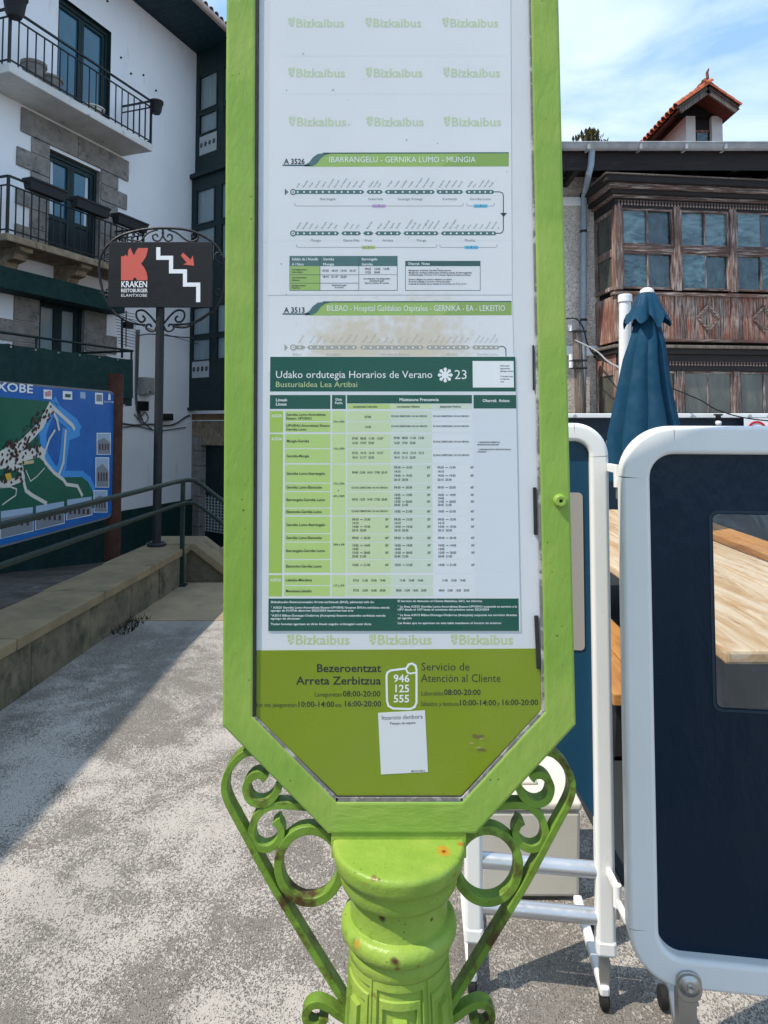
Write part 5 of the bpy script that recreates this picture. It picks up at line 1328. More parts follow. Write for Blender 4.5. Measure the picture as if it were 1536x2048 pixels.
# hinges between the two screens
for (v0, v1) in ((935, 982), (1826, 1872)):
    z1, z0 = S3.Z(1240, v0), S3.Z(1240, v1)
    hx = atY(1235, v0, 1.84).x
    t = thing('hinge', 'small white %s hinge joining the two wind screens' % ('upper' if v0 < 1000 else 'lower'), 'hinge', (hx, 1.84, z0))
    h = z1 - z0
    b_ = MB(); b_.tube([(0, 0, 0), (0, 0, h)], .0105, m_whitepaint, 14); b_.build('barrel', t, smooth=True)
    b_ = MB(); b_.box(-.006, .006, .009, .07, h * .62, h, m_whitepaint); b_.build('leaf', t, bevel=.002)
    b_ = MB(); b_.box(-.006, .006, -.075, -.009, h * .1, h * .4, m_whitepaint); b_.build('leaf', t, bevel=.002)
    b_ = MB(); b_.tube([(0, 0, -.03), (0, 0, 0)], .0055, m_steel, 10); b_.build('pin', t, smooth=True)
# cream box
q0, q1 = atZ(960, 1797, .01), atZ(1160, 1797, .01)
cb = thing('cream_box', 'cream plastic storage box standing on the ground behind the narrow screen rails', 'box', (q0.x, q0.y, 0))
w = q1.x - q0.x; h = atY(1060, 1602, q0.y).z
b_ = MB(); b_.add([(0, 0, .012), (w, 0, .012), (w, .30, .012), (0, .30, .012), (-.005, -.008, h - .03), (w + .005, -.008, h - .03), (w + .005, .31, h - .03), (-.005, .31, h - .03)], [(0, 3, 2, 1), (0, 1, 5, 4), (1, 2, 6, 5), (2, 3, 7, 6), (3, 0, 4, 7), (4, 5, 6, 7)], m_cream); b_.build('body', cb, bevel=.012, seg=3)
b_ = MB(); b_.box(-.009, w + .009, -.012, .314, h - .028, h, m_cream); b_.build('lid', cb, bevel=.01, seg=3)
b_ = MB(); b_.box(w * .35, w * .65, .1, .22, h, h + .012, m_cream); b_.build('lid_handle', cb, bevel=.005)

# ------------------------------------------------------------------ the bus stop sign
AX = atY(797, 1700, 1.31).x; AY = 1.31
bs = thing('bus_stop_sign', 'tall lime green cast iron bus stop sign with framed route and timetable posters', 'bus stop sign', (AX, AY, 0))
FY, BYY = 1.283, 1.345
def BP(u, v, Y): p = atY(u, v, Y); return Vector((p.x - AX, Y - AY, p.z))
UT = -170
outer = [(453, UT), (444, 1440), (449, 1463), (656, 1669), (953, 1669), (1153, 1451), (1150, 1440), (1114, UT)]
inner = [(513, UT), (506.5, 1432), (507.5, 1436), (674, 1603), (923, 1603), (1088.5, 1424), (1088, 1420), (1057, UT)]
fr_m = {0: m_green, 1: m_green, 2: m_green, 3: m_green_h, 4: m_green, 5: m_green, 6: m_green}
def fbar(pts, m, name='frame_bar'):
    P = [BP(u, v, FY) for u, v in pts]
    b_ = MB(); b_.prismY([(p.x, p.z) for p in P], FY - AY, BYY - AY, m)
    return b_.build(name, bs, bevel=.0045, seg=3, fix=True)
oring = [(453, UT), (444, 1452), (656, 1669.2), (953, 1669.2), (1152.7, 1450.5), (1114, UT), (1010, -325), (565, -325)]
iring = [(513, UT), (506.8, 1433), (674, 1603), (923, 1603), (1088.5, 1423.5), (1057, UT), (980, -262), (600, -262)]
b_ = MB(); n8 = 8
fo = [BP(u, v, FY) for u, v in oring]; fi = [BP(u, v, FY) for u, v in iring]
vs_ = [(p.x, FY - AY, p.z) for p in fo] + [(p.x, FY - AY, p.z) for p in fi] + [(p.x, BYY - AY, p.z) for p in fo] + [(p.x, BYY - AY, p.z) for p in fi]
for i in range(n8):
    j = (i + 1) % n8; mm_ = m_green_h if i in (2, 6) else m_green
    b_.add([vs_[k] for k in (i, j, 8 + j, 8 + i, 16 + i, 16 + j, 24 + j, 24 + i)], [(0, 1, 2, 3), (4, 7, 6, 5), (0, 4, 5, 1), (3, 2, 6, 7)], mm_)
fr_o = b_.build('sign_frame', bs)
bm = bmesh.new(); bm.from_mesh(fr_o.data); bmesh.ops.remove_doubles(bm, verts=bm.verts, dist=1e-5); bmesh.ops.recalc_face_normals(bm, faces=bm.faces); bm.to_mesh(fr_o.data); bm.free()
bv = fr_o.modifiers.new('bevel', 'BEVEL'); bv.width = .005; bv.segments = 3; bv.limit_method = 'ANGLE'; bv.angle_limit = rad(60)
# a stepped outer edge: thin raised fillet along both uprights
for pts in ([(453, UT), (444.6, 1446), (463, 1446), (470, UT)],):
    pass
b_ = MB(); P = [BP(u, v, FY) for u, v in outer + [(1010, -325), (565, -325)]]
b_.prismY([((p.x) * .992 + .0005, p.z + (.004 if i in (3, 4) else 0)) for i, p in enumerate(P)], BYY - AY + .0005, BYY - AY + .004, m_green); b_.build('back_plate', bs, fix=True)
# round bolt on the right upright
p = BP(1119.5, 1001, FY)
b_ = MB(); b_.lathe([(0, .004), (.0035, .004), (.0035, .0095), (.0085, .0098), (.0115, .0075), (.0125, .0)], 0, 0, m_green, 28); o = b_.build('round_bolt', bs, smooth=True); o.location = p; o.rotation_euler = (rad(90), 0, 0)
b_ = MB(); b_.lathe([(0, .0052), (.0033, .0052)], 0, 0, m_black, 6); o = b_.build('bolt_socket', bs); o.location = p; o.rotation_euler = (rad(90), 0, 0)
# paper, prints
PY = 1.2885
m_paper = painted('faded_backing_paper', (.66, .685, .70), (.60, .63, .65), 2.5, .55, .08, 20, .001, dirt=(.52, .50, .46), dirt_lo=.66, dirt_hi=.85, dscale=4)
stn = BP(760, 700, PY)
m_paper2 = painted('water_stained_poster_paper', (.70, .725, .74), (.65, .68, .70), 2.5, .5, .06, 20, .001, spots=[((stn.x - .05, stn.y, stn.z + .00), .105, (.60, .55, .45)), ((stn.x + .07, stn.y, stn.z + .0), .11, (.60, .55, .45))])
m_olive = painted('olive_green_print', (.225, .305, .012), (.19, .265, .010), 2, .30, .05, 30, .001, dirt=(.30, .36, .03), dirt_lo=.66, dirt_hi=.72, dscale=16)
def ink(name, c, r=.5): return simple(name, c, r)
i_dkgreen = ink('dark_green_ink', (.004, .085, .058)); i_white = ink('white_ink', (.74, .78, .78)); i_black = ink('black_ink', (.02, .025, .025))
i_tealgrey = ink('teal_grey_ink', (.07, .155, .155)); i_dteal = ink('dark_teal_ink', (.035, .10, .10)); i_grey = ink('grey_ink', (.20, .22, .22)); i_faint = ink('faded_lime_ink', (.50, .60, .40)); i_faint2 = ink('faded_grey_ink', (.36, .36, .32))
i_lime = ink('lime_band_ink', (.30, .46, .13)); i_lime2 = ink('darker_lime_band_ink', (.24, .38, .10)); i_limepale = ink('pale_lime_ink', (.46, .55, .28))
i_linecol = ink('line_column_ink', (.33, .50, .09)); i_g1 = ink('light_green_cell_ink', (.42, .59, .19)); i_g2 = ink('pale_green_cell_ink', (.50, .64, .30)); i_g3 = ink('weekday_cell_ink', (.53, .64, .38)); i_g4 = ink('saturday_cell_ink', (.55, .64, .53)); i_g5 = ink('sunday_cell_ink', (.64, .69, .71)); i_g6 = ink('notes_cell_ink', (.61, .66, .70))
i_blue = ink('blue_zone_ink', (.12, .45, .65)); i_pink = ink('mauve_zone_ink', (.50, .36, .58)); i_lz = ink('lime_zone_ink', (.42, .5, .2))
MPX = PY / FPX
class Print:
    """flat print on the panel: shapes and words given at their measured places, n = layer"""
    def __init__(s, base=0.0): s.mb = MB(); s.base = base
    def y(s, n): return PY + s.base - .00008 * n
    def poly(s, pts, m, n=1): s.mb.poly([BP(u, v, s.y(n)) for u, v in pts], m)
    def rect(s, u0, v0, u1, v1, m, n=1): s.poly([(u0, v0), (u1, v0), (u1, v1), (u0, v1)], m, n)
    def line(s, a, b, w, m, n=1):
        d = Vector((b[0] - a[0], b[1] - a[1])); L = d.length
        if L == 0: return
        d /= L; q = Vector((-d.y, d.x)) * w / 2
        s.poly([(a[0] - q.x, a[1] - q.y), (a[0] + q.x, a[1] + q.y), (b[0] + q.x, b[1] + q.y), (b[0] - q.x, b[1] - q.y)], m, n)
    def pline(s, pts, w, m, n=1):
        for a, b in zip(pts, pts[1:]):
            n += .06; d = Vector((b[0] - a[0], b[1] - a[1])).normalized() * w * .2; s.line((a[0] - d.x, a[1] - d.y), (b[0] + d.x, b[1] + d.y), w, m, n)
    def disc(s, u, v, r, m, n=1, k=14, ry=None): s.poly([(u + r * math.cos(2 * math.pi * i / k), v + (ry or r) * math.sin(2 * math.pi * i / k)) for i in range(k)], m, n)
    def txt(s, t, u, v, cap, m, n=2, w=None, bold=0, align='L', ang=0, track=0):
        o = BP(u, v, s.y(n)); e = BP(u + 100, v, s.y(n)) - o; ex = e.normalized(); a = rad(ang)
        zx = Vector((0, 0, 1)); ex2 = ex * math.cos(a) + zx * math.sin(a); ez2 = zx * math.cos(a) - ex * math.sin(a)
        text(s.mb, t, o, ex2, ez2, cap * MPX, m, bold, w * MPX if w else None, align, track)
    def build(s, name, parent): return s.mb.build(name, parent)
b_ = MB(); P = [BP(u, v, PY + .0008) for u, v in [(513, UT), (505, 1440), (664, 1612), (932, 1612), (1092, 1430), (1059, UT), (985, -270), (596, -270)]]
b_.prismY([(p.x, p.z) for p in P], PY + .0008 - AY, BYY - AY, m_paper); back = b_.build('backing_panel', bs, fix=True)
def logo(P, u0, v, w, m, n=2, hdr=1.0):
    """green coat of arms followed by the company word"""
    h = w * .125; x = u0; t = v - w * .165; s = w / 117.0
    P.poly([(x, t + 2 * s), (x + 7 * s, t), (x + 7 * s, t + 8 * s), (x + 1 * s, t + 8 * s)], m, n); P.poly([(x + 8.5 * s, t), (x + 13 * s, t), (x + 13 * s, t + 10 * s), (x + 8.5 * s, t + 12 * s)], m, n)
    P.poly([(x + 1 * s, t + 10 * s), (x + 7 * s, t + 9.5 * s), (x + 7.5 * s, t + 14 * s), (x + 2 * s, t + 15 * s)], m, n); P.poly([(x + 4 * s, t + 16.5 * s), (x + 13 * s, t + 12.5 * s), (x + 10 * s, t + 18.5 * s), (x + 6 * s, t + 20 * s)], m, n)
    P.txt('Bizkaibus', u0 + 15 * s, v, 17.5 * s, m, n, w=w - 15 * s, bold=1)
lg = Print(.0008)
for u in (574, 738, 901): logo(lg, u, 1289, 124, i_limepale)
lg.build('printed_lettering', back)
# route strip posters
rp_ = MB(); q = [BP(u, v, PY) for u, v in [(541, -10), (1021, -10), (1024, 590), (536, 590)]]
rp_.prismY([(p.x, p.z) for p in q], PY - AY, PY - AY + .0007, m_paper2); r1 = rp_.build('route_poster', bs, fix=True); r1['label'] = 'upper route poster of faded company names above route diagram with table'
rp_ = MB(); q = [BP(u, v, PY) for u, v in [(540, 591.5), (1024, 591.5), (1028, 745), (536, 745)]]
rp_.prismY([(p.x, p.z) for p in q], PY - AY, PY - AY + .0007, m_paper2); r2 = rp_.build('route_poster', bs, fix=True); r2['label'] = 'water stained route poster half covered by the summer timetable'
R1 = Print()
for v, a, b, c, w in [(54, 576, 730, 884, 116), (154, 576, 731, 886, 117), (252, 577, 732, 887, 118)]:
    for u in (a, b, c): logo(R1, u, v, w, i_faint)
def S3(x, y): return (500 + x / 2.743, 280 + y / 2.743)       # crop coordinates of the route strip
def header(P, y0, xr, code, title, tw, xt, m_, tc):
    P.poly([S3(x, y + y0) for x, y in [(355, 76), (1420 + xr, 70), (1420 + xr, 145), (330, 147), (352, 120), (372, 92), (400, 76)]], m_, 1)
    P.poly([S3(x, y + y0) for x, y in [(1150, 78), (1420 + xr, 77), (1420 + xr, 144), (1050, 145)]], i_lime2, 2)
    P.poly([S3(x, y + y0) for x, y in [(298, 137), (325, 122), (345, 95), (372, 76), (420, 71), (440, 75), (410, 84), (388, 100), (368, 128), (342, 143), (300, 145)]], i_tealgrey, 3)
    P.line(S3(400, y0 + 72), S3(1420 + xr, y0 + 70), 2.2, i_dteal, 3); P.line(S3(178, y0 + 138), S3(330, y0 + 139), 2.6, i_dteal, 3)
    u, v = S3(187, y0 + 131); P.txt(code, u, v, 10.5, i_black, 4, w=42, bold=1)
    u, v = S3(xt, y0 + 122); P.txt(title, u, v, 11.5, tc, 4, w=tw, bold=0)
header(R1, 0, 0, 'A 3526', 'IBARRANGELU - GERNIKA LUMO - MUNGIA', 299, 432, i_lime, i_white)
random.seed(21)
stops_a = 'Ibarrangelu Arboliz Natxitua Elantxobe Akorda Laida Kanala Gautegiz Arteaga Kortezubi Lumo Idokiliz Busturia Elexalde Zallo Basondo Terlegiz Oma Enderika Muxika Ugarte Gorozika Morga Andra Mari Meñaka Larrabetzu'.split()
def segs(P, y, segments, m, dot=i_white, first=True):
    for (x0, x1, nd, label, lx) in segments:
        a = S3(x0, y); b = S3(x1, y)
        P.poly([(a[0], a[1]), (a[0] + 4, a[1] - 4), (b[0] - 4, b[1] - 4), (b[0], b[1]), (b[0] - 4, b[1] + 4), (a[0] + 4, a[1] + 4)], m, 1)
        for k in range(nd):
            u = a[0] + 8 + (b[0] - a[0] - 16) * (k / (nd - 1) if nd > 1 else .5); P.disc(u, a[1], 1.9, dot, 2, 8)
            P.txt(random.choice(stops_a), u - 1, a[1] - 8, 3.6, m if m is i_faint2 else i_dteal, 1, ang=57)
        if label: u, v = S3(lx, y + 45); P.txt(label, u, v, 5.0, i_dteal if m is not i_faint2 else i_faint2, 1, align='C')
    if first:
        u, v = S3(237, y); P.disc(u, v, 6.2, m, 3, 20); P.disc(u, v, 3.6, dot, 4, 14); P.disc(u, v, 1.8, m, 5, 10)
segs(R1, 285, [(240, 628, 11, 'Ibarrangelu', 428), (638, 730, 3, 'Sukarrieta', 689), (738, 1015, 7, 'Gautegiz Arteaga', 878), (1022, 1170, 4, 'Kortezubi', 1096), (1180, 1342, 5, 'Gernika-Lumo', 1264)], i_tealgrey)
segs(R1, 512, [(240, 490, 7, 'Mungia', 360), (500, 610, 3, 'Gamiz-Fika', 555), (620, 677, 1, 'Fruiz', 649), (686, 830, 4, 'Arrieta', 756), (840, 1036, 6, 'Morga', 940), (1046, 1355, 9, 'Muxika', 1206)], i_tealgrey)
u, v = S3(191, 285); R1.poly([(u, v - 7), (u + 7, v), (u, v + 7)], i_tealgrey, 2)
cn = [S3(x, y) for x, y in [(1342, 284), (1372, 285), (1385, 291), (1390, 305), (1390, 490), (1386, 505), (1375, 511), (1355, 512)]]; R1.pline(cn, 1.8, i_black, 1)
u, v = S3(1391, 408); R1.poly([(u - 7, v - 3), (u + 7, v - 3), (u, v + 5)], i_black, 3)
for (x0, x1, y, xm_, m_) in ((245, 1170, 345, 707, i_pink), (1188, 1341, 345, 1265, i_blue), (254, 1025, 572, 650, i_lz), (1041, 1356, 572, 1214, i_blue)):
    R1.pline([S3(x0, y), S3(x0 + 2, y + 14), S3(x0 + 10, y + 17), S3(x1 - 10, y + 17), S3(x1 - 2, y + 14), S3(x1, y)], .9, i_grey, 1)
    u, v = S3(xm_, y + 17); R1.poly([(u - 15, v), (u - 13, v - 3.3), (u + 13, v - 3.3), (u + 15, v), (u + 13, v + 3.3), (u - 13, v + 3.3)], m_, 2); R1.txt('zona', u - 11, v + 1.4, 2.8, i_dteal, 3); R1.txt('zona', u + 3, v + 1.4, 2.8, i_dteal, 3); R1.txt({i_pink: '5', i_blue: '4', i_lz: '3'}[m_], u - 1.5, v + 2, 4.2, i_dteal, 3, bold=1)
# little departures table
def rectS(P, x0, y0, x1, y1, m, n): a = S3(x0, y0); b = S3(x1, y1); P.rect(a[0], a[1], b[0], b[1], m, n)
rectS(R1, 218, 636, 808, 692, i_tealgrey, 1); rectS(R1, 220, 692, 384, 824, i_lime, 1)
for a, b in (((218, 825), (808, 825)), ((218, 636), (218, 825)), ((808, 636), (808, 825)), ((384, 640), (384, 825)), ((597, 640), (597, 825))): R1.line(S3(*a), S3(*b), 1, i_dteal, 2)
for y in (739, 785): R1.line(S3(220, y), S3(597, y), .8, i_dteal, 3)
R1.line(S3(597, 738), S3(806, 738), .6, i_dteal, 3)
def tS(P, t, x, y, cap, m, w=None, bold=0, align='L', n=4): u, v = S3(x, y); P.txt(t, u, v, cap, m, n, w=w / 2.743 if w else None, bold=bold, align=align)
tS(R1, 'Salidas de / Nondik', 230, 660, 5, i_white, 145, 1); tS(R1, 'A / Nora', 230, 688, 5, i_white, 65, 1); tS(R1, 'Gernika', 400, 660, 5, i_white, 62, 1); tS(R1, 'Mungia', 400, 688, 5, i_white, 62, 1); tS(R1, 'Ibarrangelu', 612, 660, 5, i_white, 88, 1); tS(R1, 'Gernika', 612, 688, 5, i_white, 62, 1)
for t, x, y, w in (('07:25   10:10   13:10   15:15*', 397, 722, 190), ('18:10   21:15*  22:20', 397, 755, 134), ('09:25    12:25    16:42', 630, 712, 136), ('17:25    20:45', 630, 731, 84)): tS(R1, t, x, y, 4.2, i_black, w, 1)
for t, x, y, w in (('Lanegunetan', 230, 714, 82), ('Laborables', 230, 728, 60), ('Larunbatean', 230, 758, 82), ('Sábado', 230, 772, 44), ('Jaiegunetan', 230, 802, 76), ('Festivos', 230, 815, 46), ('Zerbitzurik gabe', 448, 800, 82), ('Sin servicio', 464, 812, 50), ('Larunbatetan eta jaiegunetan', 622, 764, 148), ('Zerbitzurik gabe', 655, 776, 82), ('Sábados y festivos Sin servicio', 628, 788, 136)): tS(R1, t, x, y, 3.0, i_black, w, 1)
rectS(R1, 852, 663, 1263, 692, i_dteal, 1); tS(R1, 'Oharrak  Notas', 866, 685, 5, i_white, 122, 1)
for a, b in (((853, 663), (853, 825)), ((1263, 663), (1263, 825)), ((853, 825), (1263, 825))): R1.line(S3(*a), S3(*b), 1, i_dteal, 2)
for k, (t, w) in enumerate((('Mungiarako zerbitzua Gernikan dauka jatorria', 235), ('Mungiarako zerbitzua asteburuetan zerbitzua emango da (Ibarrangelutik)', 350), ('Zerbitzurik gabe 13:10 eta 15:15 orduetan. Egunez ez bazara zerbitzua.', 345), ('', 1), ('Servicio a Mungia con servicios realizados con destino', 240), ('El servicio a Mungia es de lunes a viernes laborables', 230), ('La parada de Gernika solo se realizará en los servicios de 15:15 y 21:15', 318))):
    if t: tS(R1, t, 870, 719 + k * 12.3, 3.0, i_black, w, 1)
# faint fold lines and paper scratches of the poster
for v, m_ in ((112, i_g6), (188, i_g6)): R1.line((560, v), (1012, v), .8, m_, 1)
R1.line(S3(60, 553), S3(1450, 553), 1.0, i_g6, 1); R1.line(S3(165, 845), S3(1435, 845), 1.0, i_g6, 1)
random.seed(33)
for k in range(16):
    u, v = random.uniform(545, 1050), random.uniform(20, 600); R1.line((u, v), (u + random.uniform(-3, 3), v + random.uniform(1, 5)), 1.2, i_dteal, 5)
R1.build('printed_route', r1)
R2 = Print()
header(R2, 816, 15, 'A 3513', 'BILBAO - Hospital Galdakao Ospitalea - GERNIKA - EA - LEKEITIO', 360, 420, i_lime, i_white)
segs(R2, 1138, [(240, 305, 1, 'Bilbao', 258), (312, 590, 7, 'Galdakao', 458), (602, 955, 9, 'Amorebieta-Etxano', 793), (965, 1207, 7, 'Muxika', 1107), (1218, 1372, 5, 'Gernika Lumo', 1302)], i_faint2)
u, v = S3(189, 1138); R2.poly([(u, v - 7), (u + 7, v), (u, v + 7)], i_faint2, 2)
R2.pline([S3(x, y) for x, y in [(1370, 1132), (1392, 1134), (1403, 1145), (1405, 1190)]], 1.8, i_black, 1)
R2.build('printed_route', r2)
# summer timetable sheet
TT = Print()
TY = PY - .0007; PYs = PY; 
def X(u, v): return 788 + (u - 788) * (1 + (v - 713) * 4.5e-5) + (v - 713) * .004
class TPrint(Print):
    def y(s, n): return TY - .00008 * n
    def r(s, u0, v0, u1, v1, m, n=1): s.poly([(X(u0, v0), v0), (X(u1, v0), v0), (X(u1, v1), v1), (X(u0, v1), v1)], m, n)
    def t(s, t_, u, v, cap, m, w=None, bold=0, align='L', n=3, track=0): s.txt(t_, X(u, v), v, cap, m, n, w=w, bold=bold, align=align, track=track)
sh_ = MB(); q = [BP(u, v, TY) for u, v in [(540, 713), (1030.5, 713), (1041, 1262.5), (537, 1262.5)]]
m_sheet = painted('timetable_sheet_paper', (.66, .69, .71), (.62, .655, .68), 3, .38, .35, 5, .01)
sh_.prismY([(p.x, p.z) for p in q], TY - AY, TY - AY + .0008, m_sheet); tts = sh_.build('timetable_sheet', bs, fix=True)
T = TPrint()
T.r(540.5, 713.5, 1030.5, 783, i_dkgreen, 1)
T.t('Udako ordutegia Horarios de Verano', 551, 756, 14.2, i_white, 315)
T.t('Busturialdea Lea Artibai', 551, 774, 10.8, i_limepale, 165)
for k in range(8):
    a = math.pi * k / 4; cu, cv = 890.5, 750
    T.poly([(cu + math.cos(a - .22) * 5, cv + math.sin(a - .22) * 5), (cu + math.cos(a - .30) * 13, cv + math.sin(a - .30) * 13), (cu + math.cos(a) * 15.5, cv + math.sin(a) * 15.5), (cu + math.cos(a + .30) * 13, cv + math.sin(a + .30) * 13), (cu + math.cos(a + .22) * 5, cv + math.sin(a + .22) * 5)], i_white, 3)
T.disc(890.5, 750, 7, i_white, 4); T.t('23', 908, 758, 18, i_white, 27, 0)
T.r(945, 722, 1027, 775, i_white, 2)
for k, t_ in enumerate(('Informazio', 'eguneratua', 'gehiago hemen', '', 'Consulta toda', 'la informa-', 'ción')):
    if t_: T.t(t_, 1000, 733 + k * 5.3, 3, i_black, None, 1)
rowsY = [(822, 843), (844, 865), (868, 897), (898, 927), (929, 966), (967, 983), (984, 1016), (1017, 1031), (1033, 1067), (1068, 1084), (1085, 1119), (1120, 1146), (1150, 1171), (1172, 1193)]
T.r(540.5, 790, 661, 818, i_dkgreen); T.r(664, 790, 691.5, 818, i_dkgreen); T.r(694, 790, 943, 807, i_dkgreen); T.r(946, 790, 1031, 817, i_dkgreen)
T.r(694, 808, 779, 818, i_g1); T.r(779, 808, 862, 818, i_g3); T.r(862, 808, 943, 818, i_g4)
T.t('Lineak', 552, 802.5, 5.6, i_white, 23, 1); T.t('Líneas', 552, 811, 5.6, i_white, 22, 1); T.t('Data', 671, 801, 4.8, i_white, 13, 1); T.t('Fecha', 670, 808, 4.8, i_white, 15, 1)
T.t('Maiztasuna Frecuencia', 798, 802, 5.8, i_white, 79, 1); T.t('Oharrak  Avisos', 964, 804, 5.8, i_white, 54, 1)
T.t('Lanegunetan Laborales', 706, 815, 4.0, i_black, 49, 1); T.t('Larunbatetan Sábados', 793, 815, 4.0, i_black, 46, 1); T.t('Jaiegunetan Festivos', 879, 815, 4.0, i_black, 42, 1)
for (v0, v1, code) in ((822, 865, 'A3525'), (868, 1146.5, 'A3526'), (1150, 1193, 'A3536')):
    T.r(540.5, v0, 567, v1, i_linecol); T.t(code, 544, v0 + 12.5, 5.2, i_white, 21, 1)
for (v0, v1, t_) in ((822, 865, '5/6 a 30/6'), (868, 927, '1/6 a 30/9'), (929, 1031, ''), (1033, 1146, '24/6 a 3/9'), (1150, 1193, '1/7 a 3/9')):
    T.r(664, v0, 692, v1, i_g2)
    if t_: T.t(t_, 667, (v0 + v1) / 2 + 1.5, 3.8, i_black, 22, 1)
T.t('1/6 a 23/6', 667, 969, 3.8, i_black, 22, 1); T.t('y', 676, 982, 3.8, i_black, None, 1); T.t('4/9 a 30/9', 667, 994, 3.8, i_black, 22, 1)
for v0, v1 in rowsY:
    T.r(571, v0, 661, v1 - .8, i_g1); T.r(694, v0, 780, v1 - .8, i_g3); T.r(780, v0, 863, v1 - .8, i_g4); T.r(863, v0, 943, v1 - .8, i_g5)
for v0, v1 in ((822, 866), (868, 928), (929, 1147), (1150, 1194)): T.r(946, v0, 1031, v1, i_g6)
names = [('Gernika Lumo-Amorebieta', 'Etxano- UPV/EHU'), ('UPV/EHU-Amorebieta Etxano-', 'Gernika Lumo'), ('Mungia-Gernika',), ('Gernika-Mungia',), ('Gernika Lumo-Ibarrangelu',), ('Gernika Lumo-Elantxobe',), ('Ibarrangelu-Gernika Lumo',), ('Elantxobe-Gernika Lumo',), ('Gernika Lumo-Ibarrangelu',), ('Gernika Lumo-Elantxobe',), ('Ibarrangelu-Gernika Lumo',), ('Elantxobe-Gernika Lumo',), ('Lekeitio-Mendexa',), ('Mendexa-Lekeitio',)]
for (v0, v1), nm in zip(rowsY, names):
    if len(nm) == 2: T.t(nm[0], 573, v0 + 9.5, 4.9, i_black, len(nm[0]) * 3.42, 1); T.t(nm[1], 573, v0 + 17, 4.9, i_black, len(nm[1]) * 3.4, 1)
    else: T.t(nm[0], 574, (v0 + v1) / 2 + 2, 5.1, i_black, len(nm[0]) * 3.22, 1)
NO = 'EZ DAGO ZERBITZURIK / NO HAY SERVICIO'
def no(u, v): T.t(NO, u, v, 3.3, i_black, 72, 1)
no(782, 834); no(865, 834); no(782, 854); no(865, 854); no(865, 885); no(865, 912); no(703, 977); no(703, 1024)
def tt(s_, u, v, w, b=1): T.t(s_, u, v, 4.4, i_black, w, 1)
tt('07:00', 729, 836, 13); tt('14:45', 729, 856, 13)
tt('07:00   08:30   11:30   13:30*', 704, 879, 63); tt('16:30   19:30*  22:00', 704, 888, 44); tt('07:00   08:30   11:30   13:30', 787, 878, 60); tt('16:30   19:30   22:00', 787, 888, 43)
tt('07:35   10:10   13:10   15:15*', 704, 908, 63); tt('18:10   21:15*  22:30', 704, 917, 44); tt('07:35   10:10   13:10   15:15', 787, 908, 60); tt('18:10   21:15   22:30', 787, 917, 43)
tt('09:00  12:00  14:10  17:00  20:10', 704, 947, 70); tt('09:35  12:35  14:45  17:35  20:45', 704, 1001, 70)
def block(u, v0, v1, a, n_=1):
    h = (v1 - v0) / 4.15
    ls = {'I': (('09:30', '13:30', "30'"), ('14:10', '', ''), ('14:30', '19:30', "30'"), ('20:10  20:30', '', '')), 'J': (('10:05', '14:05', "30'"), ('14:45', '', ''), ('15:05', '20:05', "30'"), ('20:45  21:05', '', ''))}[a]
    for k, (p_, q_, r_) in enumerate(ls):
        y = v0 + 8 + k * (v1 - v0 - 10) / 3.3
        if q_: tt(p_, u, y, 13); T.r(u + 16, y - 2.6, u + 21, y - 1.4, i_black, 3); tt(q_, u + 23, y, 13); tt(r_, u + 65, y, 7)
        else: tt(p_, u, y, 13 if len(p_) < 7 else 28)
for u in (787, 873): block(u, 929, 966, 'I'); block(u, 984, 1016, 'J')
for u in (704, 787, 873): block(u, 1033, 1067, 'I'); block(u, 1085, 1119, 'J')
def single(u, v, p_, q_): tt(p_, u, v, 13); T.r(u + 16, v - 2.6, u + 21, v - 1.4, i_black, 3); tt(q_, u + 23, v, 13); tt("60'", u + 65, v, 7)
for u in (787, 873): single(u, 977, '09:30', '20:30'); single(u, 1025, '10:05', '21:05')
for u in (704, 787, 873): single(u, 1078, '09:30', '20:30'); single(u, 1132, '10:05', '21:05')
tt('07:25    11:45    15:45    19:45', 706, 1163, 64); tt('11:45    15:45    19:45', 797, 1163, 47); tt('11:45    15:45    19:45', 880, 1163, 47)
tt('07:35    12:00    16:00    20:00', 706, 1183, 64); tt('08:00    12:00    16:00    20:00', 790, 1183, 60); tt('08:00    12:00    16:00    20:00', 874, 1183, 60)
for k, t_ in enumerate(('* LANEGUNETAN ZERBITZUA', 'MORGATIK PASATZEN DIRA', '', '* LABORABLES ESTOS SERVICIOS PASAN', 'POR MORGA')):
    if t_: T.t(t_, 953, 886 + k * 4.8, 2.9, i_black, len(t_) * 1.95, 1)
T.r(540.5, 1197, 1030, 1262, i_dkgreen)
for t_, u, v, w in (('Bizkaibuseko Bezeroarentzako Arreta-zerbitzuak (BAZ), jakinarazi nahi du:', 545, 1206, 204), ('* A3525 Gernika Lumo-Amorebieta Etxano-UPV/EHU linearen EHUra zerbitzua etenda', 545, 1217, 234), ('egongo da 01/07tik datorren 2023/2024 ikasturtea hasi arte', 545, 1223, 163), ('*A3515 Bilbao-Durango-Ondarroa (Autopista) linearen zuzeneko zerbitzua etenda', 545, 1233, 226), ('egongo da abuztuan', 545, 1239, 58), ('Taulan honetan agertzen ez diren lineek neguko ordutegiari eutsi diote', 545, 1250, 198),
                     ('El Servicio de Atención al Cliente Bizkaibus, SAC, les informa:', 793, 1204, 167), ('* La línea A3525 Gernika Lumo-Amorebieta Etxano-UPV/EHU suspende su servicio a la', 793, 1215, 235), ('UPV desde el 1/07 hasta el comienzo del próximo curso 2023/2024', 793, 1221, 180), ('* La línea A3515 Bilbao-Durango-Ondarroa (Autopista) suspende sus servicios directos', 793, 1232, 235), ('en agosto', 793, 1238, 28), ('Las líneas que no aparecen en esta tabla mantienen el horario de invierno', 793, 1248, 204)):
    T.t(t_, u, v, 3.9, i_white, w, 1)
T.build('printed_timetable', tts)
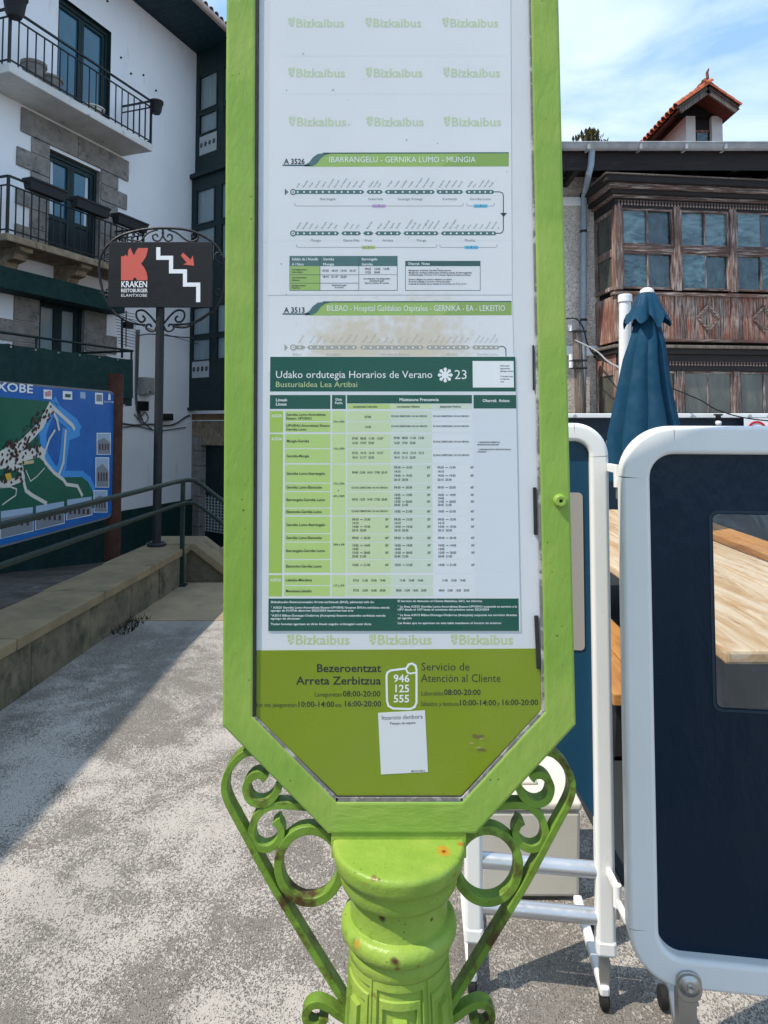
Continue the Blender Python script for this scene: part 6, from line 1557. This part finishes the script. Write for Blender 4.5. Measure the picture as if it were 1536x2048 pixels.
# olive service panel
LP = Print()
class LPr(Print):
    pass
sp_ = MB(); q = [BP(u, v, PY) for u, v in [(505, 1301), (1087, 1297), (1090, 1430), (930, 1606), (666, 1606), (504, 1438)]]
sp_.prismY([(p.x, p.z) for p in q], PY - AY, PY - AY + .0007, m_olive); svc = sp_.build('service_panel', bs, fix=True)
V = LPr()
V.txt('Bezeroentzat', 762, 1344, 15, i_black, 2, w=127, bold=1, align='R'); V.txt('Arreta Zerbitzua', 762, 1369, 15, i_black, 2, w=166, bold=1, align='R')
V.txt('08:00-20:00', 761, 1393, 10.5, i_black, 2, w=74, bold=1, align='R'); V.txt('Lanegunetan', 684, 1393, 8.5, i_black, 2, w=54, align='R')
V.txt('10:00-14:00', 594, 1414, 10.5, i_black, 2, w=73, bold=1); V.txt('eta', 670, 1414, 8, i_black, 2, w=13); V.txt('16:00-20:00', 687, 1413, 10.5, i_black, 2, w=74, bold=1)
V.txt('bat eta jaiegunetan', 512, 1414, 8.5, i_black, 2, w=80)
V.txt('Servicio de', 842, 1341, 15, i_black, 2, w=96); V.txt('Atención al Cliente', 842, 1364, 15, i_black, 2, w=157)
V.txt('Laborables', 842, 1391, 8.5, i_black, 2, w=44); V.txt('08:00-20:00', 888, 1390, 10.5, i_black, 2, w=72, bold=1)
V.txt('Sábados y festivos', 841, 1412, 8.5, i_black, 2, w=75); V.txt('10:00-14:00', 917, 1411, 10.5, i_black, 2, w=74, bold=1); V.txt('y', 994, 1411, 8, i_black, 2, w=5); V.txt('16:00-20:00', 1002, 1410, 10.5, i_black, 2, w=73, bold=1)
for k, t_ in enumerate(('946', '125', '555')): V.txt(t_, 803, 1364 + k * 20.3, 14, i_white, 2, w=32, bold=1, align='C')
outl = [S for S in [(773, 1352), (775, 1345), (781, 1341), (812, 1337), (815, 1333), (817, 1329), (824, 1327), (831, 1331), (833, 1340), (833, 1405), (829, 1414), (820, 1418), (786, 1417), (777, 1412), (774, 1402), (773, 1352)]]
V.pline(outl, 4.2, i_white, 2); V.pline([(812, 1337), (815, 1345), (821, 1347), (833, 1345)], 3.4, i_white, 2)
V.build('printed_lettering', svc)
st_ = MB(); sy = PY - .0006; q = [BP(u, v, sy) for u, v in [(756, 1426), (850, 1421), (856, 1544), (762, 1549)]]
st_.prismY([(p.x, p.z) for p in q], sy - AY, sy - AY + .0008, simple('white_sticker', (.66, .68, .70), .45)); sk = st_.build('waiting_time_sticker', svc, fix=True)
SV = type('SV', (Print,), {'y': lambda s, n: sy - .00008 * n})()
SV.txt('Itxarote denbora', 763, 1440, 8.2, i_black, 1, w=81, ang=2); SV.txt('Tiempo de espera', 779, 1449.5, 4.6, i_black, 1, w=51, bold=1, ang=2); SV.txt('#BD31001', 820, 1544.5, 3.6, i_black, 1, w=29, bold=1, ang=2) if False else SV.txt('BD31001', 822, 1544.5, 3.6, i_black, 1, w=28, bold=1, ang=2)
SV.build('printed_lettering', sk)
# scrape on the olive panel
random.seed(8); sc2 = MB()
for k in range(10):
    u, v = 950 + random.gauss(0, 16), 1482 + random.gauss(0, 8); r = random.uniform(3, 9)
    sc2.poly([BP(u + r * (1.4 + random.uniform(-.4, .4)) * math.cos(a), v + r * .6 * (1 + random.uniform(-.4, .4)) * math.sin(a), PY - .0003 - k * .00002) for a in [i * math.pi / 4 for i in range(8)]], [m_olive, simple('scraped_print', (.34, .36, .11), .3), simple('brown_scrape', (.15, .13, .04), .4)][k % 3])
sc2.build('scrape_mark', svc)
# grey sealing strips inside the rebate
m_seal = painted('grimy_seal', (.20, .19, .18), (.09, .09, .085), 30, .8, .5, 120, .002, dirt=(.42, .40, .37), dirt_lo=.5, dirt_hi=.6, dscale=30)
m_sealdk = painted('dark_seal', (.018, .02, .02), (.03, .03, .03), 30, .7, .4, 120, .002)
def seal(a, b, w, m, y0=1.2845, nm='seal_strip'):
    A, B_ = BP(*a, y0), BP(*b, y0); b_ = MB(); d = (B_ - A).normalized(); n_ = Vector((-d.z, 0, d.x)) * w * MPX / 2
    b_.prismY([((A - n_).x, (A - n_).z), ((B_ - n_).x, (B_ - n_).z), ((B_ + n_).x, (B_ + n_).z), ((A + n_).x, (A + n_).z)], y0 - AY, PY - AY, m); b_.build(nm, bs, bevel=.0008, fix=True)
seal((515, UT), (508, 1434), 7, m_sealdk); seal((1058, UT), (1087, 1424), 6, m_seal); seal((507, 1436), (675, 1603), 10, m_seal); seal((671, 1599.5), (926, 1599.5), 8.5, m_seal); seal((1088, 1424), (923, 1603), 10, m_seal)
seal((511, 1436), (680, 1600), 4, m_sealdk, 1.2862); seal((1083, 1424), (920, 1598), 5, m_sealdk, 1.2862); seal((671, 1594), (926, 1594), 4, m_sealdk, 1.2862)
for a, b, w in (((1073, 1232), (1078, 1338), 8), ((1070, 975), (1072, 1070), 7), ((1067, 690), (1068, 780), 3.5)): seal(a, b, w, m_sealdk, 1.2840, 'torn_tape')
b_ = MB(); P = [BP(u, v, 1.2866) for u, v in [(516, UT), (510, 1433), (677, 1600), (921, 1600), (1085, 1422), (1055, UT)]]; b_.poly(P, m_pane_board); b_.build('acrylic_pane', bs)

# cast iron column, moulded capital
CY = 1.288 - AY
def ledge_pt(u, v, z): p = atZ(u, v, z); return (p.x - AX, p.y - AY, z)
def blend_mat():
    return painted('green_column_paint', (.26, .385, .060), (.19, .31, .042), 6, .33, .6, 38, .005, dirt=(.10, .15, .02), dirt_lo=.62, dirt_hi=.74, dscale=14, chips=70,
        spots=[(ledge_pt(886, 1703, .808), .016, (.50, .20, .02)), (ledge_pt(887, 1703, .808), .0065, (.08, .02, .01)), (ledge_pt(922, 1688, .808), .008, (.4, .15, .02)), (ledge_pt(748, 1754, .808), .008, (.16, .10, .02)), (ledge_pt(758, 1758, .808), .005, (.09, .05, .015)),
               ((-.008, CY - .103, .672), .009, (.07, .028, .012)), ((-.006, CY - .102, .658), .008, (.16, .06, .02)), ((-.030, CY - .082, .728), .009, (.05, .028, .012)), ((.055, CY - .067, .715), .004, (.05, .03, .01)), ((.03, CY - .098, .66), .005, (.22, .10, .02)), ((-.045, CY - .078, .60), .007, (.14, .10, .02)), ((.02, CY - .09, .56), .004, (.06, .04, .01)), ((-.06, CY - .105, .795), .006, (.30, .20, .03)), ((.09, CY - .07, .79), .006, (.25, .12, .02)), ((-.070, CY - .07, .678), .009, (.36, .22, .03))])
m_col = blend_mat()
b_ = MB()
prof = [(0, .808), (.110, .808), (.1145, .8068), (.1175, .803), (.1178, .797), (.1165, .790), (.1155, .783), (.1135, .776), (.1085, .7725), (.1055, .769), (.1048, .758), (.1035, .747), (.0995, .7395), (.092, .736), (.0875, .7325), (.0858, .724), (.0855, .692), (.0862, .686)]
b_.lathe(prof, 0, CY, m_col, 72); b_.build('capital', bs, smooth=True)
b_ = MB(); tp_ = [(.0862, .687)] + [(.0870 + .0155 * math.cos(a), .6685 + .0178 * math.sin(a)) for a in [rad(90 - 15 * i) for i in range(13)]] + [(.088, .6485), (.0905, .643), (.091, .636), (.089, .628), (.0865, .622)]
b_.lathe(tp_, 0, CY, m_col, 72); b_.build('torus_ring', bs, smooth=True)
# neck block under the frame
b_ = MB(); b_.box(-.1205, .1205, FY - AY + .003, BYY - AY - .002, .775, BP(797, 1667, FY).z, m_col); b_.build('neck_block', bs, bevel=.002)
# shaft with sunk panels and raised centre bars
b_ = MB(); NA = 336; zt_, zb_ = .612, .16
zrows = [.624, .612, .6105, .597, .5955, .584, .5825, .568, .5665] + [.5665 - .03 * k for k in range(1, 12)] + [.2045, .203, .19, .16]
vs = []
for z in zrows:
    R = .0885 + (.612 - z) * .062
    for k in range(NA):
        a = -math.pi / 2 + 2 * math.pi * k / NA; sct = (a + math.pi / 2 + math.pi / 6) % (math.pi / 3); u = (sct / (math.pi / 3)) * 2 - 1; au = abs(u)
        d = 0
        if z < .611 and z > .195:
            if au < .84: d = .0045
            if au < .76 and z < .596: d = .0015
            if au < .62 and z < .583: d = .0075
            if au < .26 and z < .567: d = .0005
        if au > .955: d = .0025
        r = R - d
        vs.append((r * math.cos(a), CY + r * math.sin(a), z))
b_.add(vs, [(i * NA + k, (i + 1) * NA + k, (i + 1) * NA + (k + 1) % NA, i * NA + (k + 1) % NA) for i in range(len(zrows) - 1) for k in range(NA)], m_col)
o = b_.build('shaft', bs)
b_ = MB(); b_.lathe([(.112, .165), (.122, .160), (.126, .150), (.122, .140), (.118, .135), (.135, .10), (.165, .06), (.168, .045), (.168, 0), (0, 0)], 0, CY, m_col, 48); b_.build('base', bs, smooth=True)

# scrolled brackets on both sides
def Z5(x, y): return (430 + x / 2.0757, 1460 + y / 2.0757)
BKY = 1.318; y0_, y1_ = BKY - .015 - AY, BKY + .015 - AY
def bk(x, y): p = BP(*Z5(x, y + 8), BKY - .015); return (p.x, p.z)
def mir(pts): return [(-x, z) for x, z in pts]
px5 = (1 / 2.0757) * (BKY - .015) / FPX * 1.12
shapes = [
    ('outer_bar', [(185, 88), (140, 88), (105, 103), (70, 140), (45, 190), (38, 240), (50, 290), (80, 350), (118, 420), (150, 480), (200, 575), (245, 655), (300, 745), (370, 860), (440, 975), (505, 1080), (560, 1170)], 25, None),
    ('upper_scroll', [(212, 200), (190, 184), (160, 186), (134, 212), (127, 245), (142, 285), (178, 303), (215, 296), (245, 270), (262, 235), (268, 215)], 26, .45),
    ('tie_bar', [(400, 320), (320, 312), (250, 310), (205, 325), (170, 360), (152, 405), (150, 440), (165, 475), (200, 492), (235, 484), (262, 460), (274, 430), (268, 400), (248, 372)], 26, .5),
    ('ring', [(392 + 131 * math.cos(2 * math.pi * k / 14), 563 + 150 * math.sin(2 * math.pi * k / 14)) for k in range(14)], 31, 'closed'),
    ('lower_scroll', [(560, 1215), (515, 1190), (475, 1160), (430, 1142), (395, 1150), (375, 1180), (380, 1215), (410, 1235), (440, 1225), (450, 1200)], 26, .5)]
for side_ in (0, 1):
    br = empty('scroll_bracket'); br.parent = bs
    for nm, pts, w, tpr in shapes:
        pp = [bk(x, y) for x, y in pts]
        if side_: pp = mir(pp)
        closed = tpr == 'closed'
        sm = [(p[0], p[1]) for p in smoothpath([(x, z, 0) for x, z in pp], 7, closed)]
        taper = None
        if isinstance(tpr, float):
            N_ = len(sm); tip_at_end = nm in ('tie_bar', 'lower_scroll')
            taper = [1.0] * N_
            for i in range(N_):
                d_ = (N_ - 1 - i) if tip_at_end else i
                if d_ < 5: taper[i] = [.35, 1.25, 1.35, 1.2, 1.05][d_]
        b_ = MB(); dd = {'outer_bar': 0, 'upper_scroll': .001, 'tie_bar': .002, 'ring': .0015, 'lower_scroll': .003}[nm]
        b_.sweepXZ(sm, w * px5, y0_ + dd, y1_ - dd, m_green if nm == 'ring' and False else m_scroll, closed, taper)
        b_.build(nm, br, smooth=True, bevel=.0016, fix=True)
